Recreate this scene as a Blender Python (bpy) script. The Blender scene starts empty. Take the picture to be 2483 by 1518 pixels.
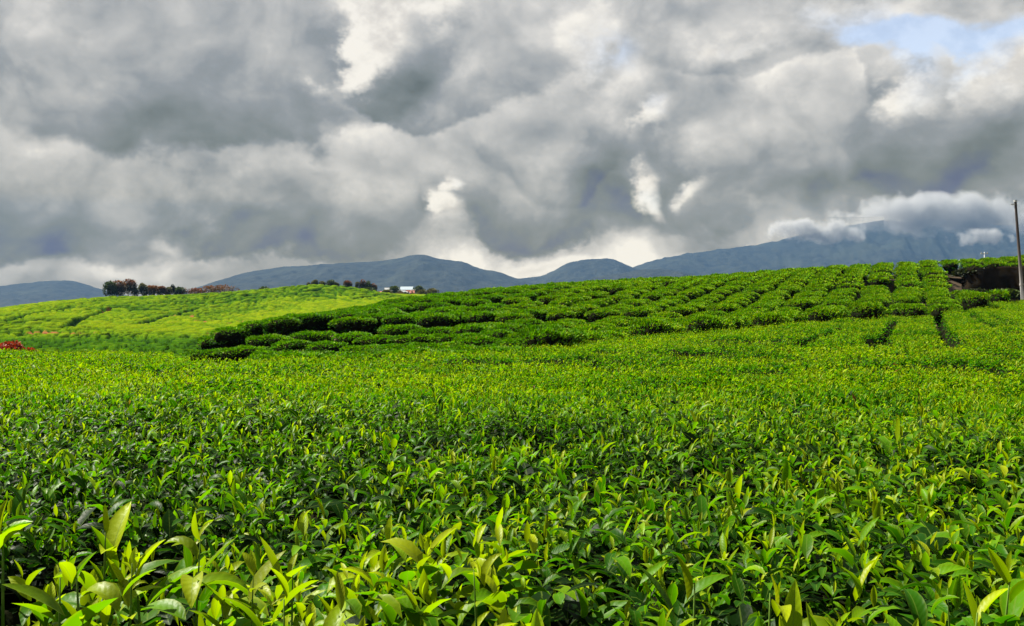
import bpy, math, random
import numpy as np
from mathutils import Vector, Matrix

SC = bpy.context.scene
COL = SC.collection
rng = np.random.default_rng(7)
random.seed(7)

# ------------------------------------------------------------------ camera
FPX, CXP, HOR = 2150.0, 1241.5, 720.0          # focal length, centre column and horizon row of the photograph
ZC = 1.6                                       # eye height
cam = bpy.data.cameras.new('camera')
cam.sensor_width = 36.0
cam.lens = 36.0 * FPX / 2483.0
cam.shift_y = -39.0 / 2483.0
cam.clip_start = 0.05
cam.clip_end = 60000
camo = bpy.data.objects.new('camera', cam)
camo.location = (0, 0, ZC)
camo.rotation_euler = (math.radians(90), 0, 0)
COL.objects.link(camo)
SC.camera = camo

# ------------------------------------------------------------------ view, sun
EXPO = 2.0
SC.render.engine = 'CYCLES'
SC.view_settings.view_transform = 'Standard'
SC.view_settings.look = 'None'
SC.view_settings.exposure = EXPO
SC.view_settings.gamma = 1.0
SC.cycles.max_bounces = 6
SC.cycles.diffuse_bounces = 3
SC.cycles.glossy_bounces = 2
SC.cycles.transmission_bounces = 4
SC.cycles.volume_bounces = 0
SC.cycles.use_denoising = True
SUN_AZ, SUN_EL = -62.0, 50.0
sa, se = math.radians(SUN_AZ), math.radians(SUN_EL)
sun_dir = Vector((math.sin(sa) * math.cos(se), math.cos(sa) * math.cos(se), math.sin(se)))
sun = bpy.data.lights.new('sun', 'SUN')
sun.energy = 5.0
sun.angle = math.radians(0.9)
sun.color = (1.0, 0.94, 0.82)
suno = bpy.data.objects.new('sun', sun)
suno.rotation_euler = sun_dir.to_track_quat('Z', 'Y').to_euler()
COL.objects.link(suno)

# air: density per metre, reach and top of the haze box, light it scatters
HAZE_D, HAZE_FAR, HAZE_TOP = 1.05e-4, 7850.0, 820.0
HAZE_A = (0.036, 0.074, 0.138)

# ------------------------------------------------------------------ sky
W = bpy.data.worlds.new('World')
SC.world = W
W.use_nodes = True
W.cycles.sampling_method = 'MANUAL'
W.cycles.sample_map_resolution = 512
NT = W.node_tree
NT.nodes.clear()


def nn(nt, typ, **kw):
    n = nt.nodes.new(typ)
    for k, v in kw.items():
        if k == 'inp':
            for i, val in v.items():
                if hasattr(val, 'is_linked') or isinstance(val, bpy.types.NodeSocket):
                    nt.links.new(val, n.inputs[i])
                else:
                    n.inputs[i].default_value = val
        else:
            setattr(n, k, v)
    return n


def M(nt, op, a, b=0.0, c=None, clamp=False):
    n = nn(nt, 'ShaderNodeMath', operation=op, use_clamp=clamp)
    for i, v in enumerate((a, b, c)):
        if v is None:
            continue
        if isinstance(v, bpy.types.NodeSocket):
            nt.links.new(v, n.inputs[i])
        else:
            n.inputs[i].default_value = v
    return n.outputs[0]


def VM(nt, op, a, b=None, scale=None):
    n = nn(nt, 'ShaderNodeVectorMath', operation=op)
    for i, v in enumerate((a, b)):
        if v is None:
            continue
        if isinstance(v, bpy.types.NodeSocket):
            nt.links.new(v, n.inputs[i])
        else:
            n.inputs[i].default_value = v
    if scale is not None:
        n.inputs['Scale'].default_value = scale
    return n.outputs['Value'] if op in ('LENGTH', 'DOT_PRODUCT') else n.outputs[0]


def SS(nt, v, lo, hi, a=0.0, b=1.0):
    n = nn(nt, 'ShaderNodeMapRange', interpolation_type='SMOOTHSTEP')
    nt.links.new(v, n.inputs[0])
    for i, q in enumerate((lo, hi, a, b)):
        n.inputs[1 + i].default_value = q
    return n.outputs[0]


def MIX(nt, fac, a, b, blend='MIX'):
    n = nn(nt, 'ShaderNodeMix', data_type='RGBA', blend_type=blend)
    for k, v in ((0, fac), (6, a), (7, b)):
        if isinstance(v, bpy.types.NodeSocket):
            nt.links.new(v, n.inputs[k])
        elif k == 0:
            n.inputs[0].default_value = v
        else:
            n.inputs[k].default_value = (v[0], v[1], v[2], 1)
    return n.outputs[2]


def NOISE(nt, vec, scale, detail=4.0, rough=0.55, dist=0.0):
    n = nn(nt, 'ShaderNodeTexNoise')
    nt.links.new(vec, n.inputs['Vector'])
    n.inputs['Scale'].default_value = scale
    n.inputs['Detail'].default_value = detail
    n.inputs['Roughness'].default_value = rough
    n.inputs['Distortion'].default_value = dist
    return n.outputs['Fac'], n.outputs['Color']


def RAMP(nt, fac, stops):
    n = nn(nt, 'ShaderNodeValToRGB')
    el = n.color_ramp.elements
    while len(el) < len(stops):
        el.new(0.5)
    for e, (p, c) in zip(el, stops):
        e.position = p
        e.color = (c[0], c[1], c[2], 1)
    nt.links.new(fac, n.inputs[0])
    return n.outputs[0]


def srgb(r, g, b):
    f = lambda c: (c / 255 / 12.92) if c / 255 <= 0.04045 else ((c / 255 + 0.055) / 1.055) ** 2.4
    return (f(r), f(g), f(b))


def build_sky():
    nt = NT
    tc = nn(nt, 'ShaderNodeTexCoord').outputs['Generated']
    sep = nn(nt, 'ShaderNodeSeparateXYZ', inp={0: tc})
    az = M(nt, 'ARCTAN2', sep.outputs[0], sep.outputs[1])
    el = M(nt, 'ARCSINE', sep.outputs[2])
    P = nn(nt, 'ShaderNodeCombineXYZ', inp={0: az, 1: el}).outputs[0]
    flat = VM(nt, 'MULTIPLY', tc, (1.0, 1.0, 1.3))
    n1, c1 = NOISE(nt, flat, 7.5, 1.0)
    n2, c2 = NOISE(nt, flat, 22.0, 4.0, 0.62)
    off = VM(nt, 'ADD', VM(nt, 'SCALE', c1, scale=0.105), VM(nt, 'SCALE', c2, scale=0.045))
    PW = VM(nt, 'ADD', VM(nt, 'SUBTRACT', P, (0.075, 0.075, 0.075)), off)
    wv = VM(nt, 'ADD', flat, VM(nt, 'SCALE', c1, scale=0.05))
    fb, _ = NOISE(nt, wv, 10.0, 5.0, 0.48)
    fb2, _ = NOISE(nt, VM(nt, 'ADD', wv, (0.012, 0.0, -0.034)), 10.0, 3.0, 0.48)
    emb = M(nt, 'SUBTRACT', fb, fb2)
    vor = nn(nt, 'ShaderNodeTexVoronoi', voronoi_dimensions='2D', feature='F1', normalize=True,
             inp={'Vector': PW, 'Scale': 13.0, 'Detail': 3.0, 'Roughness': 0.55, 'Randomness': 1.0})
    puff = vor.outputs['Distance']

    def frame(px, py, rx, ry, rot):
        a = math.atan((px - CXP) / FPX)
        e = math.atan((HOR - py) / FPX * math.cos(a))
        return nn(nt, 'ShaderNodeMapping', vector_type='TEXTURE',
                  inp={0: PW, 1: (a, e, 0), 2: (0, 0, math.radians(rot)), 3: (rx / FPX, ry / FPX, 1)}).outputs[0]

    def cones(lst, acc=0.0):
        for px, py, rx, ry, amp, rot in lst:
            gnode = nn(nt, 'ShaderNodeTexGradient', gradient_type='SPHERICAL', inp={0: frame(px, py, rx, ry, rot)})
            acc = M(nt, 'MULTIPLY_ADD', gnode.outputs['Fac'], amp, acc)
        return acc

    # heaped cloud masses: pale shoulders above, dark flat bases below
    high = SS(nt, el, 0.0, 0.36, 0.56, 0.75)
    acc = high
    for px, py, rx, ry, top, bot, rot, soft in [
        (470, 130, 640, 240, -.02, -.42, 3, .84), (1060, 165, 310, 145, .00, -.34, 0, .86), (60, 500, 560, 140, .10, -.38, 0, .78),
        (690, 500, 360, 140, .13, -.40, 0, .82), (1270, 480, 330, 135, .08, -.38, 0, .82), (1860, 370, 560, 205, .06, -.36, 0, .78),
        (2370, 345, 290, 225, .02, -.42, 0, .72), (1800, 50, 330, 160, -.02, -.24, 0, .84), (2410, 10, 170, 66, -.04, -.32, 0, .5),
        (1690, 545, 210, 95, .02, -.24, 0, .5), (2150, 150, 80, 120, -.06, -.28, 0, .8), (1360, 290, 210, 200, .05, -.16, 0, .88),
        (430, 420, 260, 90, .10, -.12, 0, .5)]:
        m = frame(px, py, rx, ry, rot)
        edge = SS(nt, VM(nt, 'LENGTH', m), 1.0, soft)
        y = nn(nt, 'ShaderNodeSeparateXYZ', inp={0: m}).outputs[1]
        shade = M(nt, 'MULTIPLY_ADD', y, (top - bot) / 2, (top + bot) / 2)
        acc = M(nt, 'MULTIPLY_ADD', edge, shade, acc)
    acc = cones([(640, 350, 190, 62, .16, 14), (890, 352, 200, 75, .20, 0), (1010, 420, 300, 70, .10, 0), (60, 280, 170, 130, .16, 0),
                 (560, 505, 110, 60, .14, 0), (420, 588, 70, 30, .20, 0), (300, 672, 520, 46, .12, 0), (1300, 640, 330, 60, .40, 0),
                 (1570, 606, 150, 60, .30, 0), (1960, 525, 300, 56, .34, 6), (2270, 560, 300, 60, .24, 0), (490, 668, 80, 24, -.16, 0), (1080, 600, 130, 50, .14, 0),
                 (1960, 205, 260, 60, .16, 0), (1640, 400, 160, 70, -.10, 0)], acc)
    # torn openings
    H = cones([(905, 70, 110, 170, 1.25, 0), (1000, 10, 280, 90, .80, 0), (825, 182, 80, 46, 1.25, 35), (690, 0, 160, 60, .8, 0),
               (1042, 525, 46, 90, 1.35, 5), (1072, 450, 36, 40, 1.15, 0), (1580, 312, 80, 62, 1.4, 0), (1568, 470, 66, 70, 1.1, 0),
               (1615, 512, 40, 54, .55, 0), (1700, 456, 70, 36, 1.05, 40), (1470, 110, 160, 170, 1.0, 0), (1760, 130, 130, 50, .8, 0),
               (2195, 215, 100, 90, 1.3, 30), (2350, 78, 350, 58, 1.1, 0), (2460, 160, 200, 90, 1.1, 0), (2080, 50, 280, 110, .8, 0), (1290, 645, 280, 40, .8, 0)])
    Hn = M(nt, 'ADD', H, M(nt, 'MULTIPLY_ADD', n2, 1.3, M(nt, 'MULTIPLY', fb, 0.7)))
    hole = SS(nt, Hn, 1.28, 1.95)
    rim = SS(nt, Hn, 0.98, 1.5)
    Bt = M(nt, 'MULTIPLY_ADD', M(nt, 'SUBTRACT', fb, 0.5), 0.26, acc)
    Bt = M(nt, 'MULTIPLY_ADD', emb, 0.75, Bt)
    Bt = M(nt, 'MULTIPLY_ADD', M(nt, 'SUBTRACT', 0.33, puff), 0.55, Bt)
    Bt = M(nt, 'MULTIPLY_ADD', M(nt, 'SUBTRACT', n1, 0.5), 0.20, Bt)
    Bt = M(nt, 'MULTIPLY_ADD', rim, 0.12, Bt)
    k = 2 ** -EXPO
    sc = lambda c: tuple(q * k for q in srgb(*c))
    cloud = RAMP(nt, Bt, [(0.0, sc((106, 119, 129))), (0.20, sc((129, 140, 149))), (0.42, sc((150, 158, 168))),
                          (0.62, sc((184, 187, 191))), (0.82, sc((213, 213, 213))), (1.0, sc((246, 243, 237)))])
    sky = nn(nt, 'ShaderNodeTexSky', sky_type='NISHITA', sun_disc=False, sun_elevation=se, sun_rotation=sa,
             altitude=1400.0, air_density=1.0, dust_density=0.6, ozone_density=1.0)
    blue = VM(nt, 'SCALE', sky.outputs[0], scale=0.058)
    # a veil of thin high cloud in the openings; the blue shows where the veil is thin
    bl = cones([(2350, 90, 420, 80, 1.05, 0), (1470, 150, 150, 190, .30, 0), (2080, 60, 340, 130, .7, 0)])
    vf = M(nt, 'MAXIMUM', M(nt, 'SUBTRACT', M(nt, 'MULTIPLY_ADD', fb, 1.1, 0.50), bl, clamp=True), 0.42)
    opened = MIX(nt, vf, blue, MIX(nt, SS(nt, n2, .35, .62), sc((214, 212, 210)), sc((246, 243, 237))))
    colr = MIX(nt, hole, cloud, opened)
    # what the haze in front adds is taken off, so that the low sky keeps its grey behind the air
    path = M(nt, 'MINIMUM', M(nt, 'DIVIDE', HAZE_TOP, M(nt, 'MAXIMUM', sep.outputs[2], 0.01)), HAZE_FAR)
    T = M(nt, 'EXPONENT', M(nt, 'MULTIPLY', path, -HAZE_D))
    add = VM(nt, 'SCALE', nn(nt, 'ShaderNodeCombineXYZ', inp={0: HAZE_A[0], 1: HAZE_A[1], 2: HAZE_A[2]}).outputs[0])
    nt.links.new(M(nt, 'SUBTRACT', 1.0, T), add.node.inputs['Scale'])
    clear = VM(nt, 'MAXIMUM', VM(nt, 'SUBTRACT', colr, add), (0.006, 0.006, 0.006))
    outc = VM(nt, 'SCALE', clear)
    nt.links.new(M(nt, 'DIVIDE', 1.0, T), outc.node.inputs['Scale'])
    bg = nn(nt, 'ShaderNodeBackground', inp={0: outc, 1: 1.0})
    out = nn(nt, 'ShaderNodeOutputWorld')
    nt.links.new(bg.outputs[0], out.inputs[0])


build_sky()


# ------------------------------------------------------------------ helpers
def tag(o, label=None, cat=None, group=None, kind=None):
    if label: o['label'] = label
    if cat: o['category'] = cat
    if group: o['group'] = group
    if kind: o['kind'] = kind
    return o


def empty(name, loc=(0, 0, 0)):
    o = bpy.data.objects.new(name, None)
    o.empty_display_size = 0.2
    o.location = loc
    COL.objects.link(o)
    return o


def mesh_np(name, V, F, mats, smooth=True, attrs=None, midx=None):
    """V (n,3); F list of (m,k) int arrays of polygons."""
    if not isinstance(F, (list, tuple)):
        F = [F]
    F = [np.asarray(f, dtype=np.int32) for f in F if len(f)]
    me = bpy.data.meshes.new(name)
    V = np.asarray(V, dtype=np.float32)
    me.vertices.add(len(V))
    me.vertices.foreach_set('co', V.ravel())
    nl = sum(f.size for f in F)
    npoly = sum(len(f) for f in F)
    me.loops.add(nl)
    me.polygons.add(npoly)
    me.loops.foreach_set('vertex_index', np.concatenate([f.ravel() for f in F]))
    tot = np.concatenate([np.full(len(f), f.shape[1], np.int32) for f in F])
    st = np.concatenate([[0], np.cumsum(tot)[:-1]]).astype(np.int32)
    me.polygons.foreach_set('loop_start', st)
    me.polygons.foreach_set('use_smooth', np.full(npoly, smooth, dtype=bool))
    if midx is not None:
        me.polygons.foreach_set('material_index', np.asarray(midx, np.int32))
    for k, a in (attrs or {}).items():
        a = np.asarray(a, np.float32)
        if a.ndim == 1:
            at = me.attributes.new(k, 'FLOAT', 'POINT')
            at.data.foreach_set('value', a)
        else:
            at = me.attributes.new(k, 'FLOAT_VECTOR', 'POINT')
            at.data.foreach_set('vector', a.ravel())
    me.update(calc_edges=True)
    for m in (mats if isinstance(mats, (list, tuple)) else [mats]):
        me.materials.append(m)
    return me


def ob(name, me, parent=None, loc=None):
    o = bpy.data.objects.new(name, me)
    COL.objects.link(o)
    if parent is not None:
        o.parent = parent
    if loc is not None:
        o.location = loc
    return o


class MB:
    """collects boxes, tubes and prisms into one mesh"""
    def __init__(s):
        s.v, s.f = [], []

    def add(s, v, f):
        o = len(s.v)
        s.v += [tuple(p) for p in v]
        s.f += [tuple(i + o for i in q) for q in f]

    def box(s, a, b):
        x0, y0, z0 = a
        x1, y1, z1 = b
        s.add([(x0, y0, z0), (x1, y0, z0), (x1, y1, z0), (x0, y1, z0), (x0, y0, z1), (x1, y0, z1), (x1, y1, z1), (x0, y1, z1)],
              [(0, 3, 2, 1), (4, 5, 6, 7), (0, 1, 5, 4), (1, 2, 6, 5), (2, 3, 7, 6), (3, 0, 4, 7)])

    def tube(s, pts, rad, n=8, cap=True):
        pts = [Vector(p) for p in pts]
        rings = []
        for i, p in enumerate(pts):
            t = (pts[min(i + 1, len(pts) - 1)] - pts[max(i - 1, 0)]).normalized()
            a = t.orthogonal().normalized()
            b = t.cross(a)
            r = rad[i] if isinstance(rad, (list, tuple)) else rad
            rings.append([p + (a * math.cos(q * 2 * math.pi / n) + b * math.sin(q * 2 * math.pi / n)) * r for q in range(n)])
        f = []
        for i in range(len(pts) - 1):
            for q in range(n):
                f.append((i * n + q, i * n + (q + 1) % n, (i + 1) * n + (q + 1) % n, (i + 1) * n + q))
        if cap:
            f.append(tuple(range(n))[::-1])
            f.append(tuple((len(pts) - 1) * n + q for q in range(n)))
        s.add([p for r in rings for p in r], f)

    def mesh(s, name, mat, smooth=False):
        me = bpy.data.meshes.new(name)
        me.from_pydata(s.v, [], s.f)
        me.materials.append(mat)
        if smooth:
            me.polygons.foreach_set('use_smooth', np.ones(len(me.polygons), bool))
        me.update()
        return me


def smooth01(x):
    x = np.clip(x, 0, 1)
    return x * x * (3 - 2 * x)


def hash2(ix, iy, seed=0):
    h = (ix.astype(np.int64) * 374761393 + iy.astype(np.int64) * 668265263 + seed * 974634777) & 0x7fffffff
    h = ((h ^ (h >> 13)) * 1274126177) & 0x7fffffff
    h = (h ^ (h >> 16)) & 0x7fffffff
    return (h % 100003) / 100003.0


def vnoise(x, y, seed=0):
    x = np.asarray(x, float); y = np.asarray(y, float)
    ix, iy = np.floor(x), np.floor(y)
    fx, fy = smooth01(x - ix), smooth01(y - iy)
    a, b = hash2(ix, iy, seed), hash2(ix + 1, iy, seed)
    c, d = hash2(ix, iy + 1, seed), hash2(ix + 1, iy + 1, seed)
    return (a * (1 - fx) + b * fx) * (1 - fy) + (c * (1 - fx) + d * fx) * fy


def fbm(x, y, seed=0, oct=4):
    s, a, t = 0, 0.5, 0
    for i in range(oct):
        s = s + a * vnoise(x * 2 ** i, y * 2 ** i, seed + i)
        t += a
        a *= 0.5
    return s / t


def worley(x, y, seed=0, jit=0.75):
    """nearest and second cell distance, plus a random number of the nearest cell"""
    ix, iy = np.floor(x), np.floor(y)
    d1 = np.full(x.shape, 9.0); d2 = np.full(x.shape, 9.0); rid = np.zeros(x.shape)
    for dx in (-1, 0, 1):
        for dy in (-1, 0, 1):
            cx, cy = ix + dx, iy + dy
            px = cx + 0.5 + (hash2(cx, cy, seed) - 0.5) * jit
            py = cy + 0.5 + (hash2(cx, cy, seed + 11) - 0.5) * jit
            d = np.hypot(x - px, y - py)
            near = d < d1
            d2 = np.where(near, d1, np.minimum(d2, d))
            rid = np.where(near, hash2(cx, cy, seed + 23), rid)
            d1 = np.where(near, d, d1)
    return d1, d2, rid


class TPS:
    """a smooth land surface through surveyed spots"""
    def __init__(s, pts, lam=0.02):
        p = np.array(pts, float)
        s.c = p[:, :2].mean(0)
        s.k = p[:, :2].std(0).max()
        s.q = (p[:, :2] - s.c) / s.k
        n = len(p)
        K = s.phi(s.q, s.q) + lam * np.eye(n)
        Pm = np.hstack([np.ones((n, 1)), s.q])
        A = np.zeros((n + 3, n + 3))
        A[:n, :n] = K; A[:n, n:] = Pm; A[n:, :n] = Pm.T
        s.w = np.linalg.solve(A, np.concatenate([p[:, 2], np.zeros(3)]))

    def phi(s, a, b):
        r2 = ((a[:, None, :] - b[None, :, :]) ** 2).sum(-1)
        return 0.5 * r2 * np.log(r2 + 1e-12)

    def __call__(s, x, y):
        x = np.asarray(x, float); y = np.asarray(y, float)
        sh = x.shape
        q = (np.stack([x.ravel(), y.ravel()], 1) - s.c) / s.k
        out = np.empty(len(q))
        n = len(s.q)
        for i in range(0, len(q), 60000):
            b = q[i:i + 60000]
            out[i:i + 60000] = s.phi(b, s.q) @ s.w[:n] + s.w[n] + b @ s.w[n + 1:]
        return out.reshape(sh)


def spot(px, py, d):
    return ((px - CXP) / FPX * d, d, ZC + (HOR - py) / FPX * d)


def xz(px, d):
    return (px - CXP) / FPX * d


# ------------------------------------------------------------------ materials
def material(name):
    m = bpy.data.materials.new(name)
    m.use_nodes = True
    m.node_tree.nodes.clear()
    return m, m.node_tree


def finish(nt, shader):
    o = nn(nt, 'ShaderNodeOutputMaterial')
    nt.links.new(shader, o.inputs[0])


def pbsdf(nt, color, rough=0.5, spec=0.5, normal=None, **kw):
    n = nn(nt, 'ShaderNodeBsdfPrincipled')
    for k, v in (('Base Color', color), ('Roughness', rough), ('Specular IOR Level', spec), ('Normal', normal)):
        if v is None:
            continue
        if isinstance(v, bpy.types.NodeSocket):
            nt.links.new(v, n.inputs[k])
        else:
            n.inputs[k].default_value = (*v, 1) if isinstance(v, tuple) and len(v) == 3 else v
    for k, v in kw.items():
        n.inputs[k].default_value = v
    return n.outputs[0]


def leaf_material(name, stops, trans=0.36, rough=0.4, spec=0.45, veins=False, dead=True, tr_tint=(1.25, 1.5, 0.4)):
    """attribute 'leaf' = (youth, chance, position along the blade); attribute 'side' = position across it"""
    m, nt = material(name)
    at = nn(nt, 'ShaderNodeAttribute', attribute_name='leaf')
    sp = nn(nt, 'ShaderNodeSeparateXYZ', inp={0: at.outputs['Vector']})
    youth, chance, along = sp.outputs[0], sp.outputs[1], sp.outputs[2]
    geo = nn(nt, 'ShaderNodeNewGeometry')
    big = NOISE(nt, geo.outputs['Position'], 0.55, 3.0)[0]
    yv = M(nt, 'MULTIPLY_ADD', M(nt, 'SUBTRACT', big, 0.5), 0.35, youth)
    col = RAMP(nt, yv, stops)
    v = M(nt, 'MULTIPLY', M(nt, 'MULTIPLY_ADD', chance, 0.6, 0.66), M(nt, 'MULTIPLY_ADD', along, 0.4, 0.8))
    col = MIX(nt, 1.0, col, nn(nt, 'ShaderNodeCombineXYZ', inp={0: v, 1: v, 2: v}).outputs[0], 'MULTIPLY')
    normal = None
    if veins:
        sd = nn(nt, 'ShaderNodeAttribute', attribute_name='side').outputs['Fac']
        ab = M(nt, 'ABSOLUTE', sd)
        rib = SS(nt, ab, 0.10, 0.02)
        col = MIX(nt, M(nt, 'MULTIPLY', rib, 0.45), col, (0.10, 0.15, 0.02))
        vein = M(nt, 'SINE', M(nt, 'MULTIPLY', M(nt, 'SUBTRACT', along, M(nt, 'MULTIPLY', ab, 0.16)), 52.0))
        edge = SS(nt, ab, 0.72, 1.0)
        col = MIX(nt, M(nt, 'MULTIPLY', edge, M(nt, 'MULTIPLY', youth, 0.55)), col, (0.20, 0.23, 0.006))
        bn = NOISE(nt, geo.outputs['Position'], 140.0, 2.0)[0]
        hgt = M(nt, 'ADD', M(nt, 'MULTIPLY', vein, 0.16), M(nt, 'MULTIPLY', bn, 1.2))
        bump = nn(nt, 'ShaderNodeBump', inp={0: 0.16, 1: 0.0025, 'Height': hgt})
        normal = bump.outputs[0]
    if dead:
        col = MIX(nt, SS(nt, chance, 0.996, 0.998), col, (0.12, 0.06, 0.02))
    sh = pbsdf(nt, col, rough, M(nt, 'MULTIPLY', M(nt, 'MULTIPLY_ADD', youth, 0.8, 0.35), spec), normal)
    tcol = MIX(nt, 1.0, col, tr_tint, 'MULTIPLY')
    tr = nn(nt, 'ShaderNodeBsdfTranslucent', inp={0: tcol})
    mx = nn(nt, 'ShaderNodeMixShader', inp={0: trans})
    nt.links.new(sh, mx.inputs[1])
    nt.links.new(tr.outputs[0], mx.inputs[2])
    finish(nt, mx.outputs[0])
    return m


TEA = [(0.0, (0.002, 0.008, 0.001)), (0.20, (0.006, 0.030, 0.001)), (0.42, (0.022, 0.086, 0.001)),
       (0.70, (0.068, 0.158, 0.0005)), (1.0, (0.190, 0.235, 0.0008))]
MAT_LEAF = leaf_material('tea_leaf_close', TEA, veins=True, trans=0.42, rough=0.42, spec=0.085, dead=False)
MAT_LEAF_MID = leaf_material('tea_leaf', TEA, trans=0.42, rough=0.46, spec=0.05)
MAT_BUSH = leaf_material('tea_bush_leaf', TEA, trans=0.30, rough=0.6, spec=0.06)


def simple_mat(name, c1, c2, scale, rough=0.8, spec=0.3, bump=0.0, detail=5.0, stretch=(1, 1, 1)):
    m, nt = material(name)
    tc = nn(nt, 'ShaderNodeTexCoord').outputs['Object']
    mp = nn(nt, 'ShaderNodeMapping', inp={0: tc, 3: stretch}).outputs[0]
    f, _ = NOISE(nt, mp, scale, detail, 0.6)
    col = MIX(nt, SS(nt, f, 0.3, 0.7), c1, c2)
    normal = None
    if bump:
        b = nn(nt, 'ShaderNodeBump', inp={0: bump, 1: 0.05, 'Height': f})
        normal = b.outputs[0]
    finish(nt, pbsdf(nt, col, rough, spec, normal))
    return m


MAT_SOIL = simple_mat('dark_soil', (0.020, 0.016, 0.010), (0.050, 0.034, 0.020), 1.3, 0.95, 0.1, 0.6)
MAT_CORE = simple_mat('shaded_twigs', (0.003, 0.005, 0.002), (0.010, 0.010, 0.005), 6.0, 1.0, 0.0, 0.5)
MAT_STEM = simple_mat('green_stem', (0.035, 0.085, 0.008), (0.07, 0.12, 0.012), 40.0, 0.7, 0.1)
MAT_TWIG = simple_mat('brown_twig', (0.10, 0.075, 0.05), (0.20, 0.16, 0.11), 30.0, 0.85, 0.2, 0.4)
MAT_BARK = simple_mat('pale_bark', (0.22, 0.19, 0.16), (0.40, 0.36, 0.31), 3.0, 0.9, 0.2, 0.4)
MAT_LATERITE = simple_mat('red_earth', (0.34, 0.12, 0.04), (0.46, 0.20, 0.08), 0.9, 0.95, 0.1, 0.5)
MAT_ROAD = simple_mat('worn_asphalt', (0.22, 0.22, 0.22), (0.34, 0.33, 0.32), 3.0, 0.9, 0.2, 0.2)
MAT_PLAIN = simple_mat('far_plain', (0.03, 0.05, 0.015), (0.07, 0.10, 0.02), 0.004, 0.95, 0.1)

# ------------------------------------------------------------------ land close by: field, gully, opposite slope
SPOTS = []
for X in (-4, -1.5, 1.5, 4):
    SPOTS.append((X, 1.0, ZC - 0.42))
for X in (-5, 0, 5):
    SPOTS.append((X, 4.0, ZC - 0.59))
for X in (-4, 0, 4):
    SPOTS.append((X, -4.0, ZC - 0.35))
SPOTS += [(-11, 14, ZC - 1.18), (-4, 14, ZC - 1.18), (4, 14, ZC - 1.15), (10, 14, ZC - 1.05), (14, 20, ZC - 1.0)]
for px, py, d in [
    (-300, 864, 28), (0, 864, 28), (300, 866, 28), (600, 868, 28), (900, 862, 27), (1240, 846, 27), (1500, 817, 29),
    (1840, 789, 32), (2100, 772, 36), (2400, 752, 45), (2483, 742, 50), (2700, 745, 45),
    (-300, 960, 40), (0, 950, 40), (300, 945, 40), (-300, 960, 60), (0, 965, 60), (350, 950, 60), (-600, 980, 80), (0, 930, 85), (400, 920, 85),
    (600, 880, 32.5), (900, 877, 31.5), (1240, 850, 31),
    (450, 875, 36), (550, 806, 41), (560, 850, 50), (560, 850, 62),
    (700, 872, 34), (700, 776, 45), (720, 800, 56), (760, 800, 75),
    (1000, 820, 36), (1000, 755, 45), (1000, 725, 52), (1010, 740, 64), (1010, 745, 85),
    (1240, 815, 34), (1240, 762, 42), (1240, 720, 50), (1240, 699, 58), (1240, 706, 72), (1240, 715, 95),
    (1500, 790, 36), (1500, 748, 44), (1500, 703, 54), (1500, 683, 63), (1500, 690, 78), (1500, 700, 95),
    (1840, 768, 38), (1840, 735, 46), (1840, 688, 57), (1840, 665, 66), (1840, 674, 82), (1840, 690, 98),
    (2100, 748, 41), (2100, 716, 49), (2100, 668, 60), (2100, 647, 68), (2100, 655, 84), (2100, 670, 98),
    (2300, 750, 43), (2300, 714, 52), (2300, 662, 64), (2300, 643, 73), (2300, 650, 88),
    (2440, 717, 60), (2440, 712, 66), (2440, 640, 74), (2480, 624, 80), (2480, 622, 92),
    (2650, 717, 60), (2650, 712, 66), (2650, 610, 76), (2650, 600, 92)]:
    SPOTS.append(spot(px, py, d))
TOP = TPS(SPOTS, 0.0005)                       # height of the clipped tea tops
CANOPY = 0.95

_D = np.concatenate([np.arange(0.7, 12, 0.04), np.arange(12, 95, 0.12)])


def hit(px, py, off=0.0):
    """point of the tea tops seen at a pixel of the photograph"""
    x = (px - CXP) / FPX * _D
    z = TOP(x, _D) + off
    y = HOR - (z - ZC) / _D * FPX
    k = np.argmax(y <= py)
    return float(x[k]), float(_D[k])


# darker hollows where plucked tables part, each an ellipse (x, y, rx, ry, depth)
HOLLOWS = []
for px, py, wx, wy, dep in [
    (235, 1350, 190, 0.34, .60), (60, 1330, 140, 0.26, .50), (520, 1400, 120, .16, .20), (40, 1012, 110, 0.42, .32), (260, 1030, 160, 0.14, .10), (800, 1165, 90, 0.24, .32),
    (1655, 930, 110, 0.55, .26), (1560, 945, 110, 0.4, .16), (1310, 1045, 90, 0.32, .28), (1660, 848, 40, 0.8, .4),
    (2150, 955, 60, .3, .15), (700, 1030, 120, 0.2, .10), (2300, 1250, 120, .12, .10), (1850, 1495, 220, .09, .16), (1560, 1330, 120, .08, .10),
    (1010, 1060, 90, .2, .12), (2430, 1190, 70, .16, .18), (420, 1120, 160, .16, .12), (1330, 1290, 90, .10, .12)]:
    hx, hy = hit(px, py)
    HOLLOWS.append((hx, hy, wx / FPX * hy, wy, dep))
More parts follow.
